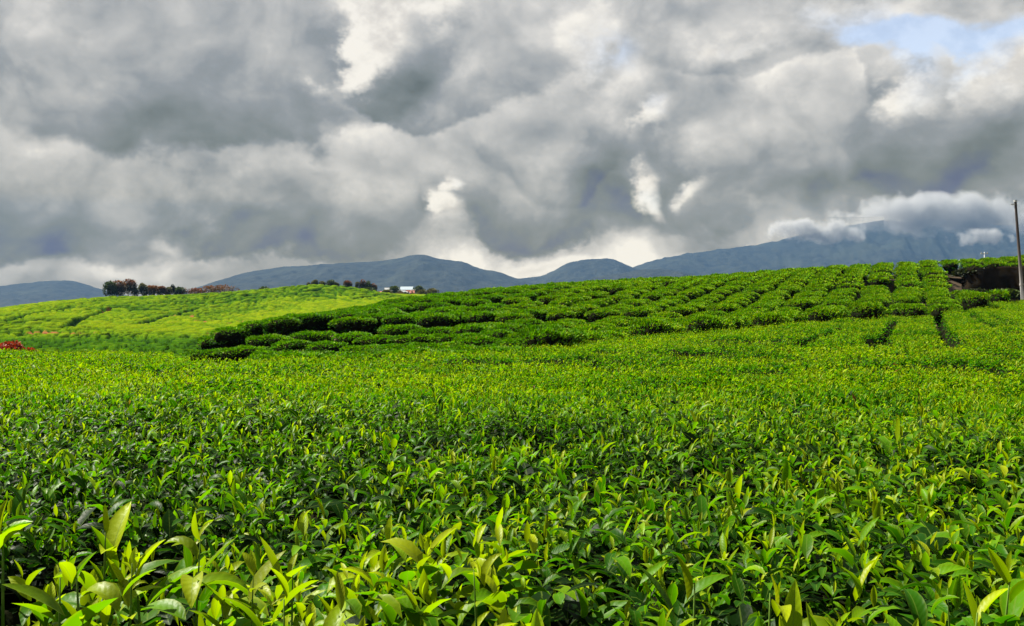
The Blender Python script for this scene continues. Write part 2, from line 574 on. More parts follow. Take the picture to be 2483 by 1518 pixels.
# narrow cracks between plucking tables (polyline in pixels, width, depth)
CRACKS = []
for pl, wdt, dep in [
    ([(1120, 872), (1240, 869), (1380, 866), (1460, 862)], .34, .5), ([(1890, 843), (1960, 820), (2045, 787)], .22, .5),
    ([(2000, 812), (2110, 812), (2140, 826)], .20, .45), ([(2115, 828), (2150, 800), (2168, 775)], .24, .5), ([(2320, 835), (2290, 800), (2275, 765), (2262, 745)], .30, .6),
    ([(2130, 832), (2260, 826), (2300, 824)], .2, .4), ([(2400, 760), (2440, 775), (2483, 790)], .26, .45), ([(2330, 745), (2360, 762), (2420, 790)], .22, .4),
    ([(1640, 852), (1700, 846)], .3, .5), ([(2380, 880), (2483, 905)], .25, .25), ([(2250, 805), (2380, 800), (2483, 812)], .16, .3),
    ([(1700, 835), (1800, 838)], .2, .3), ([(1480, 880), (1600, 892)], .25, .2), ([(150, 905), (420, 900)], .22, .18), ([(500, 945), (760, 930)], .25, .15)]:
    across = abs(pl[-1][0] - pl[0][0]) > 3 * abs(pl[-1][1] - pl[0][1])
    CRACKS.append(([hit(a, b) for a, b in pl], wdt * (1.25 if across else .58), dep))


def sink(x, y):
    s = np.zeros_like(x)
    for hx, hy, rx, ry, dep in HOLLOWS:
        q = np.hypot((x - hx) / rx, (y - hy) / ry)
        s = np.maximum(s, dep * smooth01((1.25 - q) / 0.6))
    for pl, wdt, dep in CRACKS:
        for (ax, ay), (bx, by) in zip(pl[:-1], pl[1:]):
            dx, dy = bx - ax, by - ay
            t = np.clip(((x - ax) * dx + (y - ay) * dy) / (dx * dx + dy * dy), 0, 1)
            q = np.hypot(x - ax - t * dx, y - ay - t * dy) * (1 + 0.5 * (vnoise(x * 2, y * 2, 5) - 0.5))
            s = np.maximum(s, dep * smooth01((wdt * 1.5 - q) / (wdt * 0.9)))
    return s


def swell(x, y):
    """unevenness of the plucked tops"""
    return (0.075 + .06 * smooth01((y - 2) / 4)) * (fbm(x * 0.9, y * 0.9, 3, 3) - 0.5) * 2 + 0.03 * (vnoise(x * 3.1, y * 3.1, 9) - 0.5) * 2


# the opposite slope begins where the near table ends
LOWER = [(420, 868), (600, 866), (900, 860), (1240, 843), (1500, 814), (1700, 797), (1840, 786), (2000, 772), (2130, 765), (2270, 757), (2400, 730), (2520, 722)]
BX = [hit(a, b + 3) for a, b in LOWER]
EDGE_U = np.array([x / y for x, y in BX])
EDGE_D = np.array([y for x, y in BX])


def edge_d(u):
    return np.interp(u, EDGE_U, EDGE_D, left=30.5, right=60)


# ground sheet under the bushes
gu = np.linspace(-1.05, 1.0, 180)
gd = np.concatenate([np.linspace(-6, 1, 8), np.geomspace(1.4, 100, 130)])
GX = np.where(gd[:, None] < 6, gu[None, :] * 8, gu[None, :] * (gd[:, None] + 2))
GY = np.repeat(gd[:, None], len(gu), 1)
GZ = TOP(GX, GY) - CANOPY + 0.06 * (fbm(GX * .7, GY * .7, 31) - .5)


def grid_faces(n, m):
    i = np.arange(n * m).reshape(n, m)
    return np.stack([i[:-1, :-1].ravel(), i[:-1, 1:].ravel(), i[1:, 1:].ravel(), i[1:, :-1].ravel()], 1)


g = ob('ground', mesh_np('ground', np.stack([GX, GY, GZ], -1).reshape(-1, 3), grid_faces(*GX.shape), MAT_SOIL))
tag(g, 'dark soil under the tea bushes', 'ground', kind='structure')

# far plain to the horizon
me = bpy.data.meshes.new('plain')
me.from_pydata([(-7400, -2400, -60), (7400, -2400, -60), (7400, 7900, -60), (-7400, 7900, -60)], [], [(0, 1, 2, 3)])
me.materials.append(MAT_PLAIN)
tag(ob('plain', me), 'dark green plain reaching to the mountains', 'ground', kind='structure')


# ------------------------------------------------------------------ leaves
def kite(N, base, L, Wd, fold, rad, per, up, th0, bend, roll, leafattr):
    """a small leaf seen from far: two folded triangles"""
    t1, t2 = th0 + bend * .25, th0 + bend * .5
    d1 = np.sin(t1)[:, None] * rad + np.cos(t1)[:, None] * up
    d2 = np.sin(t2)[:, None] * rad + np.cos(t2)[:, None] * up
    nr = -np.cos(t2)[:, None] * rad + np.sin(t2)[:, None] * up
    c, s = np.cos(roll)[:, None], np.sin(roll)[:, None]
    sd, n2 = per * c + nr * s, nr * c - per * s
    mid = base + d1 * (L * .5)[:, None] + n2 * (fold * Wd * .5)[:, None]
    V = np.stack([base, mid - sd * (Wd * .5)[:, None], base + d2 * L[:, None], mid + sd * (Wd * .5)[:, None]], 1)
    o = (np.arange(N) * 4)[:, None]
    F = np.concatenate([o + np.array([[0, 2, 1]]), o + np.array([[0, 3, 2]])])
    at = np.empty((N, 4, 3))
    at[:, :, 0] = leafattr[:, 0:1]
    at[:, :, 1] = leafattr[:, 1:2]
    at[:, :, 2] = np.array([0, .5, 1.0, .5])
    return V.reshape(-1, 3), [F], {'leaf': at.reshape(-1, 3), 'side': np.tile([0, -1, 0, 1.0], N)}


def leaves_np(base, az, th0, bend, L, Wd, fold, roll, K, leafattr):
    """N leaf blades as arched, folded strips. returns V, faces list, attrs"""
    N = len(base)
    t = np.linspace(0, 1, K)
    th = th0[:, None] + bend[:, None] * t[None, :]
    seg = 1.0 / (K - 1)
    thm = 0.5 * (th[:, 1:] + th[:, :-1])
    r = np.concatenate([np.zeros((N, 1)), np.cumsum(np.sin(thm) * seg, 1)], 1) * L[:, None]
    h = np.concatenate([np.zeros((N, 1)), np.cumsum(np.cos(thm) * seg, 1)], 1) * L[:, None]
    rad = np.stack([np.cos(az), np.sin(az), np.zeros(N)], 1)
    per = np.stack([-np.sin(az), np.cos(az), np.zeros(N)], 1)
    up = np.array([0, 0, 1.0])
    cen = base[:, None, :] + rad[:, None, :] * r[..., None] + up * h[..., None]
    nrm = -np.cos(th)[..., None] * rad[:, None, :] + np.sin(th)[..., None] * up
    c, s = np.cos(roll)[:, None, None], np.sin(roll)[:, None, None]
    side = per[:, None, :] * c + nrm * s
    nr2 = nrm * c - per[:, None, :] * s
    w = np.sin(np.pi * t ** 0.85) ** 0.8
    w[0] = 0.06
    w[-1] = 0.0
    two = K == 2
    if two:
        return kite(N, base, L, Wd, fold, rad, per, up, th0, bend, roll, leafattr)
    if K == 3:
        w = np.array([0.0, 1.0, 0.0])
    ww = (Wd[:, None] * 0.5 * w[None, :])[..., None]
    wave = 0.0
    lift = nr2 * (fold[:, None, None] * ww)
    Lf = cen - side * ww + lift
    Rt = cen + side * ww + lift
    if K == 3:                                   # diamond: base, left, mid, right, tip
        V = np.stack([cen[:, 0], Lf[:, 1], cen[:, 1], Rt[:, 1], cen[:, 2]], 1)
        o = (np.arange(N) * 5)[:, None]
        F = np.concatenate([o + np.array([[0, 2, 1]]), o + np.array([[0, 3, 2]]), o + np.array([[1, 2, 4]]), o + np.array([[2, 3, 4]])])
        per_leaf = 5
        tt = np.array([0, .5, .5, .5, 1.0]); ssd = np.array([0, -1, 0, 1, 0.0])
        faces = [F]
    else:
        V = np.stack([Lf, cen, Rt], 2).reshape(N, K * 3, 3)
        i = np.arange(K * 3).reshape(K, 3)
        q = np.stack([i[:-1, :-1].ravel(), i[:-1, 1:].ravel(), i[1:, 1:].ravel(), i[1:, :-1].ravel()], 1)
        faces = [((np.arange(N) * K * 3)[:, None, None] + q[None]).reshape(-1, 4)]
        per_leaf = K * 3
        tt = np.repeat(t, 3); ssd = np.tile([-1, 0, 1.0], K)
    at = np.empty((N, per_leaf, 3))
    at[:, :, 0] = leafattr[:, 0:1]
    at[:, :, 1] = leafattr[:, 1:2]
    at[:, :, 2] = tt
    sd = np.tile(ssd, (N, 1))
    return V.reshape(-1, 3), faces, {'leaf': at.reshape(-1, 3), 'side': sd.ravel()}


def shoot_params(pos, scale, vig, nl, rg):
    """leaves of shoots: pos (S,3) is the shoot tip; vig (S,) freshness. returns per-leaf arrays"""
    S = len(pos)
    i = np.tile(np.arange(nl), (S, 1))
    f = i / max(nl - 1, 1)
    az = rg.uniform(0, 2 * np.pi, (S, 1)) + i * 2.4 + rg.normal(0, .35, (S, nl))
    tilt = rg.normal(0, .22, (S, 2))
    drop = (0.004 + 0.115 * f ** 1.15 + rg.normal(0, .006, (S, nl))) * scale[:, None]
    base = np.stack([pos[:, 0:1] - tilt[:, 0:1] * drop * 2, pos[:, 1:2] - tilt[:, 1:2] * drop * 2, pos[:, 2:3] - drop - 0.03 * scale[:, None]], -1)
    th0 = np.radians(16 + 50 * f + rg.normal(0, 16, (S, nl)))
    bend = np.radians(26 + 58 * f + rg.normal(0, 30, (S, nl)))
    L = (0.034 + 0.050 * np.minimum(1, f * 1.7) + rg.normal(0, .008, (S, nl))).clip(.02) * scale[:, None]
    Wd = L * (0.27 + 0.09 * f + rg.normal(0, .03, (S, nl)))
    fold = 0.75 - 0.5 * f + rg.normal(0, .12, (S, nl))
    roll = rg.normal(0, .30, (S, nl))
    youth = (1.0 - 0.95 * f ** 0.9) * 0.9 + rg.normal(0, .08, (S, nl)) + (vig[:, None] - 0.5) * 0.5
    la = np.stack([youth.clip(0.02, .98), rg.uniform(0, 1, (S, nl))], -1)
    return (base.reshape(-1, 3), az.ravel(), th0.ravel(), bend.ravel(), L.ravel(), Wd.ravel(), fold.ravel(), roll.ravel(), la.reshape(-1, 2))


def scatter(d0, d1, dens, margin):
    """even random spots of the near table between two distances, in view plus a margin"""
    umax = 0.60
    half = umax * d1 + margin
    n = int(2 * half * (d1 - d0) * dens)
    x = rng.uniform(-half, half, n)
    y = rng.uniform(d0, d1, n)
    keep = (np.abs(x) < umax * y + margin)
    x, y = x[keep], y[keep]
    ed = edge_d(x / np.maximum(y, .1)) + 0.4 * (vnoise(x * 1.3, y * 1.3, 77) - .5)
    keep = y < ed
    return x[keep], y[keep]


def place(x, y, jitter=0.03):
    s = sink(x, y)
    z = TOP(x, y) + swell(x, y) - s + rng.normal(0, jitter, len(x))
    thin = rng.uniform(0, 1, len(x)) > np.clip(s * 2.6, 0, .88)
    return x[thin], y[thin], z[thin], s[thin]


STUFF_V, STUFF_F, STUFF_A, STUFF_S, STUFF_M, OFF = [], {3: [], 4: []}, [], [], {3: [], 4: []}, 0


def push(V, F, A, mi):
    global OFF
    STUFF_V.append(V)
    for f in F:
        STUFF_F[f.shape[1]].append(f + OFF)
        STUFF_M[f.shape[1]].append(np.full(len(f), mi))
    STUFF_A.append(A['leaf'])
    STUFF_S.append(A['side'])
    OFF += len(V)


ZONES = [(0.62, 2.6, 500, 6, 5, .9, 0), (2.6, 5.5, 420, 5, 4, 1.0, 0), (5.5, 8.5, 300, 5, 3, 1.2, 1), (8.5, 12.5, 300, 5, 2, 1.2, 1), (12.5, 62, 105, 4, 2, 1.5, 1)]
NEAR_SHOOTS = []
for d0, d1, dens, nl, K, marg, mi in ZONES:
    x, y = scatter(d0, d1, dens, marg)
    x, y, z, s = place(x, y, 0.040 if d0 < 5 else 0.032)
    n = len(x)
    scale = rng.lognormal(0.0, 0.20, n)
    patch = fbm(x * 0.8, y * 0.8, 41, 3)
    vig = -0.14 + 1.0 * patch + rng.normal(0, .20, n) + .44 * smooth01((y - 1.0) / 13)
    if d0 > 12:
        scale = scale * 1.18
        vig += .02
    elif d0 > 5:
        scale = scale * .92
    else:
        # vigorous, unplucked shoots stand up out of the table in places
        tall = (rng.uniform(0, 1, n) < 0.07) | (rng.uniform(0, 1, n) < 0.35 * (fbm(x * 1.1, y * 1.1, 55, 2) > 0.62))
        clump = (x < 0.02) & (y < np.interp(x / y, [-.6, -.5, -.40, -.34, -.28, -.1, 0], [1.22, 1.30, 1.28, 1.16, 1.22, 1.42, 1.30])) & (y > .6)
        scale = np.where(tall, scale * .88, scale * 0.62)
        scale = np.where(clump, np.clip(scale, .70, .95) * 1.06, scale)
        z = z + tall * rng.uniform(.01, .05, n) + clump * 0.02
        vig = vig + clump * .65 + tall * .20
    pos = np.stack([x, y, z], 1)
    if d0 < 1:
        # the shoots that show largest become objects of their own further down
        visible = (np.abs(x) < 0.585 * y) & (HOR - (z - ZC) / y * FPX < 1545) & (s < .12)
        order = np.argsort(np.where(visible, y - 0.3 * scale, 99))
        pick = np.zeros(n, bool)
        sel = order[:50]
        pick[sel] = True
        NEAR_SHOOTS = (pos[pick], scale[pick], vig[pick])
        pos, scale, vig = pos[~pick], scale[~pick], vig[~pick]
    prm = shoot_params(pos, scale, vig, nl, rng)
    push(*leaves_np(*prm[:8], K, prm[8]), mi)
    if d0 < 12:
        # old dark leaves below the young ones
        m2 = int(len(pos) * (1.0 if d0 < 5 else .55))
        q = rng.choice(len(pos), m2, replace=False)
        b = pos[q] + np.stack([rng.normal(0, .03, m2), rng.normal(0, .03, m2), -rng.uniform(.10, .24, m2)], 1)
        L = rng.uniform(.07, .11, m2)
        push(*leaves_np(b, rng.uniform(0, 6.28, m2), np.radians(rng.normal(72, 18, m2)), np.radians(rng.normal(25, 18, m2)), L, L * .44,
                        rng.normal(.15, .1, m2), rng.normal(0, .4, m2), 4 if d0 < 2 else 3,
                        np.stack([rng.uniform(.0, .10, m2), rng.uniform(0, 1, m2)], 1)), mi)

V = np.concatenate(STUFF_V)
Fs = [np.concatenate(STUFF_F[k]) for k in (3, 4) if STUFF_F[k]]
mi = np.concatenate([np.concatenate(STUFF_M[k]) for k in (3, 4) if STUFF_F[k]])
o = ob('tea_foliage', mesh_np('tea_foliage', V, Fs, [MAT_LEAF, MAT_LEAF_MID], True,
                              {'leaf': np.concatenate(STUFF_A), 'side': np.concatenate(STUFF_S)}, mi))
tag(o, 'dense bright green tea leaves covering the near field', 'tea leaves', kind='stuff')
print('near leaves tris', sum(len(f) * (f.shape[1] - 2) for f in Fs))

# shaded twig layer under the leaves
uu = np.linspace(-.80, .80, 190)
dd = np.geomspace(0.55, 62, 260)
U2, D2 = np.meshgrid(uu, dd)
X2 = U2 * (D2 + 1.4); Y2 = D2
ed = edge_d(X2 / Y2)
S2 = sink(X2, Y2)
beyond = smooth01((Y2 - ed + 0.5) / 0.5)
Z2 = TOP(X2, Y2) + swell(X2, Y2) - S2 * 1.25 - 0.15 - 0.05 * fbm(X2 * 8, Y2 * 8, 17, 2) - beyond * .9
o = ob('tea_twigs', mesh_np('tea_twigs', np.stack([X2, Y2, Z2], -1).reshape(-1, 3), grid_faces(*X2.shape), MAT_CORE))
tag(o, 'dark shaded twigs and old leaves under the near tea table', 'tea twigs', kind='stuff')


# the largest shoots: tea plants with their shoots and leaves as parts
def stem_mesh(tip, h, r, tilt):
    mb = MB()
    pts = [(tilt[0] * h * (1 - k) * -1, tilt[1] * h * (1 - k) * -1, -h * (1 - k)) for k in (0, .35, .7, 1)]
    mb.tube(pts, [r * 1.5, r * 1.25, r, r * .5], 6)
    return mb.mesh('stem', MAT_STEM, True)


rg = np.random.default_rng(99)
pos, scl, vig = NEAR_SHOOTS
plants = {}
labels = {0: 'tea plant with the yellow-tipped upright shoots in the lower left corner, before the dark hollow',
          1: 'tea plant with broad glossy yellow-green shoots at the bottom edge, left of the middle',
          2: 'tea plant with shorter mid-green shoots at the bottom edge, right of the middle',
          3: 'tea plant with arching dark green shoots in the lower right corner'}
for k in range(len(pos)):
    u = pos[k, 0] / pos[k, 1]
    c = 0 if u < -.30 else 1 if u < 0 else 2 if u < .30 else 3
    if c not in plants:
        p = empty('tea_plant', (float((-.43, -.15, .15, .43)[c] * 1.3), 1.3, ZC - 1.4))
        plants[c] = tag(p, labels[c], 'tea plant', 'tea plants at the near edge of the field')
    root = plants[c]
    tip = Vector(pos[k]) - root.location
    tl = rg.normal(0, .06, 2)
    st = ob('shoot', stem_mesh(tip, .13 * scl[k], .0013 * scl[k], tl), root, tip - Vector((0, 0, .028 * scl[k])))
    prm = shoot_params(np.zeros((1, 3)) + np.array([[0, 0, .028 * scl[k]]]), scl[k:k + 1] * 1.06, vig[k:k + 1], 6, rg)
    for j in range(6):
        a = [q[j:j + 1] for q in prm]
        V, F, A = leaves_np(*a[:8], 8, a[8])
        b = a[0][0].copy()
        lf = ob('leaf', mesh_np('leaf', V - b, F, MAT_LEAF, True, A), st, Vector(b))

# ------------------------------------------------------------------ bushes of the opposite slope
def bush_mesh(name, seed, n, size, K=3, ax=.635, ay=.88, hz=.62):
    """a clipped tea bush: flat rounded table of leaves over a dark twiggy body; origin on the ground"""
    r = np.random.default_rng(seed)
    # points on a super-ellipsoid shell, upper part
    th = r.uniform(0, 2 * np.pi, n)
    cz = r.uniform(-.25, 1, n) ** 1.0
    cz = np.where(r.uniform(0, 1, n) < .45, r.uniform(.72, 1, n), cz)
    e = 0.52
    sz = np.sqrt(np.clip(1 - cz * cz, 0, 1))
    lump = 1 + .13 * np.sin(th * 2 + seed) + .08 * np.sin(th * 3 + seed * 2.1) + .05 * np.sin(th * 5 + seed)
    q = np.sign(sz) * np.abs(sz) ** e
    X = np.cos(th) * q * ax * lump
    Y = np.sin(th) * q * ay * lump
    Z = np.sign(cz) * np.abs(cz) ** .36 * hz * .62 + .58 + .05 * np.sin(X * 5 + seed) * np.cos(Y * 4 + seed * 3) + r.normal(0, .022, n)
    out = np.stack([np.cos(th) * q, np.sin(th) * q, 1.6 * np.clip(cz, -.3, 1) + .35], 1)
    az = np.arctan2(out[:, 1], out[:, 0]) + r.normal(0, .9, n)
    el = np.arctan2(np.hypot(out[:, 0], out[:, 1]), out[:, 2]) * .75
    L = size * r.uniform(.7, 1.35, n)
    youth = .26 + .46 * smooth01((Z - .50) / .32) + r.normal(0, .12, n) + .14 * (vnoise(X * 4 + seed, Y * 4, 3) - .5)
    V, F, A = leaves_np(np.stack([X, Y, Z], 1), az, el + r.normal(0, .4, n), r.normal(.5, .3, n), L, L * .55, r.normal(.3, .2, n), r.normal(0, .5, n), K,
                        np.stack([youth.clip(0, 1), r.uniform(0, 1, n)], 1))
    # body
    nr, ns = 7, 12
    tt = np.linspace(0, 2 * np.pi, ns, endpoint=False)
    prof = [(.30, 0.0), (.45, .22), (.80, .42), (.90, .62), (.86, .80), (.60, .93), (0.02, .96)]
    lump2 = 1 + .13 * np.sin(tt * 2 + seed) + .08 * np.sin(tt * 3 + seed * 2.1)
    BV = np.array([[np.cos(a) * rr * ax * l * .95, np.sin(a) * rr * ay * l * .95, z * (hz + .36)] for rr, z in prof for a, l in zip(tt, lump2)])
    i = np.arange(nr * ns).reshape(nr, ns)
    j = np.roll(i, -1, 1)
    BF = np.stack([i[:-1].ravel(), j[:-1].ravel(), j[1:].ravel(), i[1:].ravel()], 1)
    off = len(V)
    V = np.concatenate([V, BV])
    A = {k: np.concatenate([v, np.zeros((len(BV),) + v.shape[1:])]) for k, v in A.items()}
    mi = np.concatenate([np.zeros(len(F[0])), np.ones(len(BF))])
    return V, [F[0], BF + off], A, mi


ROW = math.radians(24)
ra = np.array([math.sin(ROW), math.cos(ROW)])
rb = np.array([math.cos(ROW), -math.sin(ROW)])
spots = []
for ib in range(-70, 60):
    for ia in range(10, 75):
        r1, r2, r3 = hash2(np.array([ia]), np.array([ib]), 1)[0], hash2(np.array([ia]), np.array([ib]), 2)[0], hash2(np.array([ia]), np.array([ib]), 3)[0]
        off = .5 * hash2(np.array([ib]), np.array([0]), 8)[0]
        p = ra * ((ia + off) * 1.50 + .16 * (r1 - .5)) + rb * (ib * 1.66 + .22 * (r2 - .5))
        X, Y = p
        if Y < 26:
            continue
        u = X / Y
        if u < -.36 or u > .66:
            continue
        if Y < float(edge_d(u)) + 0.9:
            continue
        # hill back and hidden side
        lim = np.interp(u, [-.36, -.32, -.25, -.11, 0, .12, .28, .40, .49, .56, .7], [40, 45, 49, 56, 63, 68, 71, 74, 78, 84, 84])
        if Y > lim:
            continue
        # road and bank at the right are free of bushes
        if u > .495 and 56 < Y < 73.5:
            continue
        # left tip of the ridge only
        if u < -.30 and Y < 36:
            continue
        # a contour path along the slope
        pth = np.interp(u, [-.3, -.1, 0.05, .2, .35, .5], [39.2, 39.6, 40.0, 41.5, 44.0, 47.0])
        if abs(Y - pth) < .92:
            continue
        pth2 = np.interp(u, [-.3, -.1, 0.05, .2, .35, .5], [44, 46.5, 48.5, 50.5, 53.0, 56.0])
        if abs(Y - pth2) < .55 and u > -.1:
            continue
        if hash2(np.array([ia // 2]), np.array([ib * 3]), 44)[0] < .05:
            continue
        spots.append((X, Y, r1, r2, r3, ib, ia))
spots.sort(key=lambda s: math.hypot(s[0], s[1]))
print('bushes', len(spots))
VAR, CLOUD_SHADED = [], []
for k in range(9):
    V, F, A, mi = bush_mesh('tea_bush', k * 3 + 1, 1500, .085)
    VAR.append(mesh_np('tea_bush', V, F, [MAT_BUSH, MAT_CORE], True, A, mi))
    A['leaf'][:, 0] *= .86  # darker copy: cloud shade on the slope's left end, put into leaf colour
    CLOUD_SHADED.append(mesh_np('tea_bush', V, F, [MAT_BUSH, MAT_CORE], True, A, mi))
LOWVAR = [bush_mesh('tea_bush', k * 5 + 2, 420, .14, 2) for k in range(5)]
rest_V, rest_T, rest_Q, rest_A, rest_S, mT, mQ, off = [], [], [], [], [], [], [], 0
nbush = 0
ORD = ['', 'first', 'second', 'third', 'fourth', 'fifth', 'sixth', 'seventh', 'eighth', 'ninth', 'tenth', 'eleventh', 'twelfth', 'thirteenth', 'fourteenth', 'fifteenth',
       'sixteenth', 'seventeenth', 'eighteenth', 'nineteenth']
TENS = {20: 'twentieth', 30: 'thirtieth', 40: 'fortieth', 50: 'fiftieth', 60: 'sixtieth'}
TEN = {2: 'twenty', 3: 'thirty', 4: 'forty', 5: 'fifty', 6: 'sixty'}
word = lambda n: ORD[n] if n < 20 else TENS[n] if n % 10 == 0 else TEN[n // 10] + '-' + ORD[n % 10]
rows_ = sorted({s[5] for s in spots[:300]})
upto = {}
for (X, Y, r1, r2, r3, ib, ia) in spots:
    zt = float(TOP(np.array([X]), np.array([Y]))[0])
    hgt = .94 + .12 * r3
    zg = zt - CANOPY * 1.0
    u = X / Y
    ang = -ROW + (r1 - .5) * .3
    sx, sy = 1.0 + .14 * r2, (.92 if r3 > .72 else 1.06) + .24 * r1
    if u < -.02:
        sx, sy = sx * 1.18, sy * 1.22
    elif u < .13:
        sx, sy = sx * 1.10, sy * .90
    rise = Y - float(edge_d(u))
    pth = float(np.interp(u, [-.3, -.1, 0.05, .2, .35, .5], [39.2, 39.6, 40.0, 41.5, 44.0, 47.0]))
    hgt *= 1 + .36 * max(0.0, 1 - max(0.0, rise - 1.2) / 2.2) + (.14 * max(0.0, 1 - (Y - pth) / 2.5) if Y > pth else 0)
    if nbush < 300:
        o = ob('tea_bush', (CLOUD_SHADED if u < .02 + .10 * (r3 - .5) else VAR)[int(r2 * 8.99)], None, (X, Y, zg))
        o.rotation_euler = (0, 0, ang + (math.pi if r3 > .5 else 0))
        o.scale = (sx, sy, hgt)
        row = rows_.index(ib) + 1
        upto[ib] = upto.get(ib, 0) + 1
        form = 'wide low' if sx * sy > 1.34 else 'small upright' if hgt > 1.0 and sx * sy < 1.22 else 'flat-topped' if hgt < .96 else 'rounded'
        tag(o, f'{form} tea bush, {word(row)} uphill row from the left, {word(upto[ib])} up from the gully', 'tea bush', 'clipped tea bushes on the slope beyond the gully')
        nbush += 1
    else:
        V, F, A, mi = LOWVAR[int(r2 * 4.99)]
        c, s = math.cos(ang), math.sin(ang)
        W_ = V * np.array([sx, sy, hgt])
        W_ = np.stack([W_[:, 0] * c - W_[:, 1] * s + X, W_[:, 0] * s + W_[:, 1] * c + Y, W_[:, 2] + zg], 1)
        rest_V.append(W_); rest_T.append(F[0] + off); rest_Q.append(F[1] + off)
        rest_A.append(A['leaf']); rest_S.append(A['side'])
        off += len(V)
if rest_V:
    T, Q = np.concatenate(rest_T), np.concatenate(rest_Q)
    o = ob('tea_bush_rows', mesh_np('tea_bush_rows', np.concatenate(rest_V), [T, Q], [MAT_BUSH, MAT_CORE], True,
           {'leaf': np.concatenate(rest_A), 'side': np.concatenate(rest_S)}, np.concatenate([np.zeros(len(T)), np.ones(len(Q))])))
    tag(o, 'rows of clipped tea bushes along the crest of the slope', 'tea bushes', kind='stuff')
    print('rest tris', len(T) + 2 * len(Q))

# ------------------------------------------------------------------ the far tea hill across the valley
FS = []
for px, py, d in [
    (-300, 870, 60), (300, 880, 60), (700, 880, 60), (1000, 880, 60), (-300, 862, 110), (0, 862, 110), (300, 858, 112), (600, 858, 112), (1000, 850, 112),
    (-300, 842, 150), (0, 840, 150), (300, 838, 150), (600, 832, 150), (-300, 808, 210), (0, 806, 205), (150, 812, 200), (300, 812, 200), (600, 806, 210), (1000, 800, 200),
    (-300, 790, 240), (0, 780, 240), (150, 783, 235), (300, 785, 240), (600, 782, 240), (900, 770, 240),
    (-400, 780, 300), (-150, 762, 320), (0, 747, 330), (130, 730, 345), (250, 722, 370), (400, 720, 400), (560, 715, 410), (640, 707, 405), (700, 695, 400), (780, 690, 400),
    (850, 695, 405), (920, 708, 410), (980, 716, 400), (1080, 712, 460), (1180, 706, 520), (1300, 704, 540), (1500, 700, 560),
    (150, 755, 290), (300, 752, 300), (450, 748, 310), (600, 742, 320), (700, 735, 320), (800, 740, 320), (900, 742, 320), (700, 765, 270),
    (-150, 790, 400), (0, 770, 420), (250, 745, 470), (400, 740, 500), (560, 740, 500), (780, 716, 480), (900, 720, 480), (980, 720, 480),
    (0, 790, 600), (400, 770, 650), (800, 750, 650), (1180, 720, 640), (1500, 716, 660)]:
    FS.append(spot(px, py, d))
FAR = TPS(FS, 0.0004)
fu = np.linspace(-.74, .16, 470)
fd = np.concatenate([np.geomspace(56, 200, 120), np.linspace(200.6, 420, 290), np.linspace(422, 640, 40)])
U, D = np.meshgrid(fu, fd)
FX, FY = U * D, D
base = FAR(FX, FY)
wx = FX + 1.6 * (fbm(FX * .05, FY * .05, 61) - .5) * 12
wy = FY + 1.6 * (fbm(FX * .05 + 9, FY * .05, 62) - .5) * 12
d1, d2, rid = worley(wx / 2.6, wy / 5.4, 71)
cell = smooth01((d2 - d1) / .34)
rough = smooth01((fbm(FX * .022, FY * .016, 81, 3) - .36) / .32)
bumpz = (.55 + 1.0 * rough) * (cell - 1) + (.25 + .5 * rough) * (rid - .5) + .6 * (fbm(FX * .25, FY * .12, 83, 3) - .5)


# footpaths and drains across the far hill, and patches of bare earth
FPATH = []
for pl in ([(165, 790), (195, 770), (240, 757), (262, 748), (300, 740)], [(140, 745), (190, 745), (262, 748)], [(430, 760), (500, 770), (560, 773)], [(330, 785), (400, 765), (480, 745)],
           [(765, 716), (810, 720), (850, 728)], [(735, 704), (780, 704)], [(20, 770), (90, 755), (150, 748)], [(400, 731), (470, 731)], [(860, 722), (905, 717)], [(0, 780), (60, 766)]):
    FPATH.append(pl)
_FD = np.arange(120, 520, .5)


def fhit(px, py):
    x = (px - CXP) / FPX * _FD
    y = HOR - (FAR(x, _FD) - ZC) / _FD * FPX
    k = np.argmax(y <= py)
    return float(x[k]), float(_FD[k])


trench = np.zeros_like(FX)
for pl in FPATH:
    w = [fhit(a, b) for a, b in pl]
    for (ax, ay), (bx, by) in zip(w[:-1], w[1:]):
        dx, dy = bx - ax, by - ay
        t = np.clip(((FX - ax) * dx + (FY - ay) * dy) / (dx * dx + dy * dy), 0, 1)
        q = np.hypot(FX - ax - t * dx, (FY - ay - t * dy) * .55)
        trench = np.maximum(trench, smooth01((1.7 - q) / 1.0))
ph = (FY + 60 * (fbm(FX * .010, FY * .010, 95, 2) - .5) + FX * .12) / 8.0
line = smooth01((.16 - np.abs(ph - np.round(ph))) / .08) * smooth01((fbm(FX * .03, FY * .012, 97, 2) - .42) / .12)
trench = np.maximum(trench, .75 * line)
earth = np.zeros_like(FX)
for px, py, rx, ry in [(268, 747, 1.9, 2.2), (150, 806, 9, 1.6), (530, 806, 2.6, 1.8), (440, 764, 3.0, 2.5), (455, 763, 2.0, 2.5), (110, 803, 4, 1.2), (570, 780, 1.0, 3), (490, 776, 2.5, 2)]:
    ex, ey = fhit(px, py)
    q = np.hypot((FX - ex) / rx, (FY - ey) / (ry * 2.2)) + .5 * (fbm(FX * .6, FY * .6, 5) - .5)
    earth = np.maximum(earth, smooth01((1.15 - q) / .35))
bumpz = bumpz * (1 - .7 * earth) - 1.5 * trench - .5 * earth
FZ = base + bumpz
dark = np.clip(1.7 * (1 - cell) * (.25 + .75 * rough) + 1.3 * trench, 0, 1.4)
MAT_HILL, nt = material('far_tea')
at = nn(nt, 'ShaderNodeAttribute', attribute_name='leaf')
sp = nn(nt, 'ShaderNodeSeparateXYZ', inp={0: at.outputs['Vector']})
geo = nn(nt, 'ShaderNodeNewGeometry')
n1 = NOISE(nt, geo.outputs['Position'], 1.7, 4.0, .65)[0]
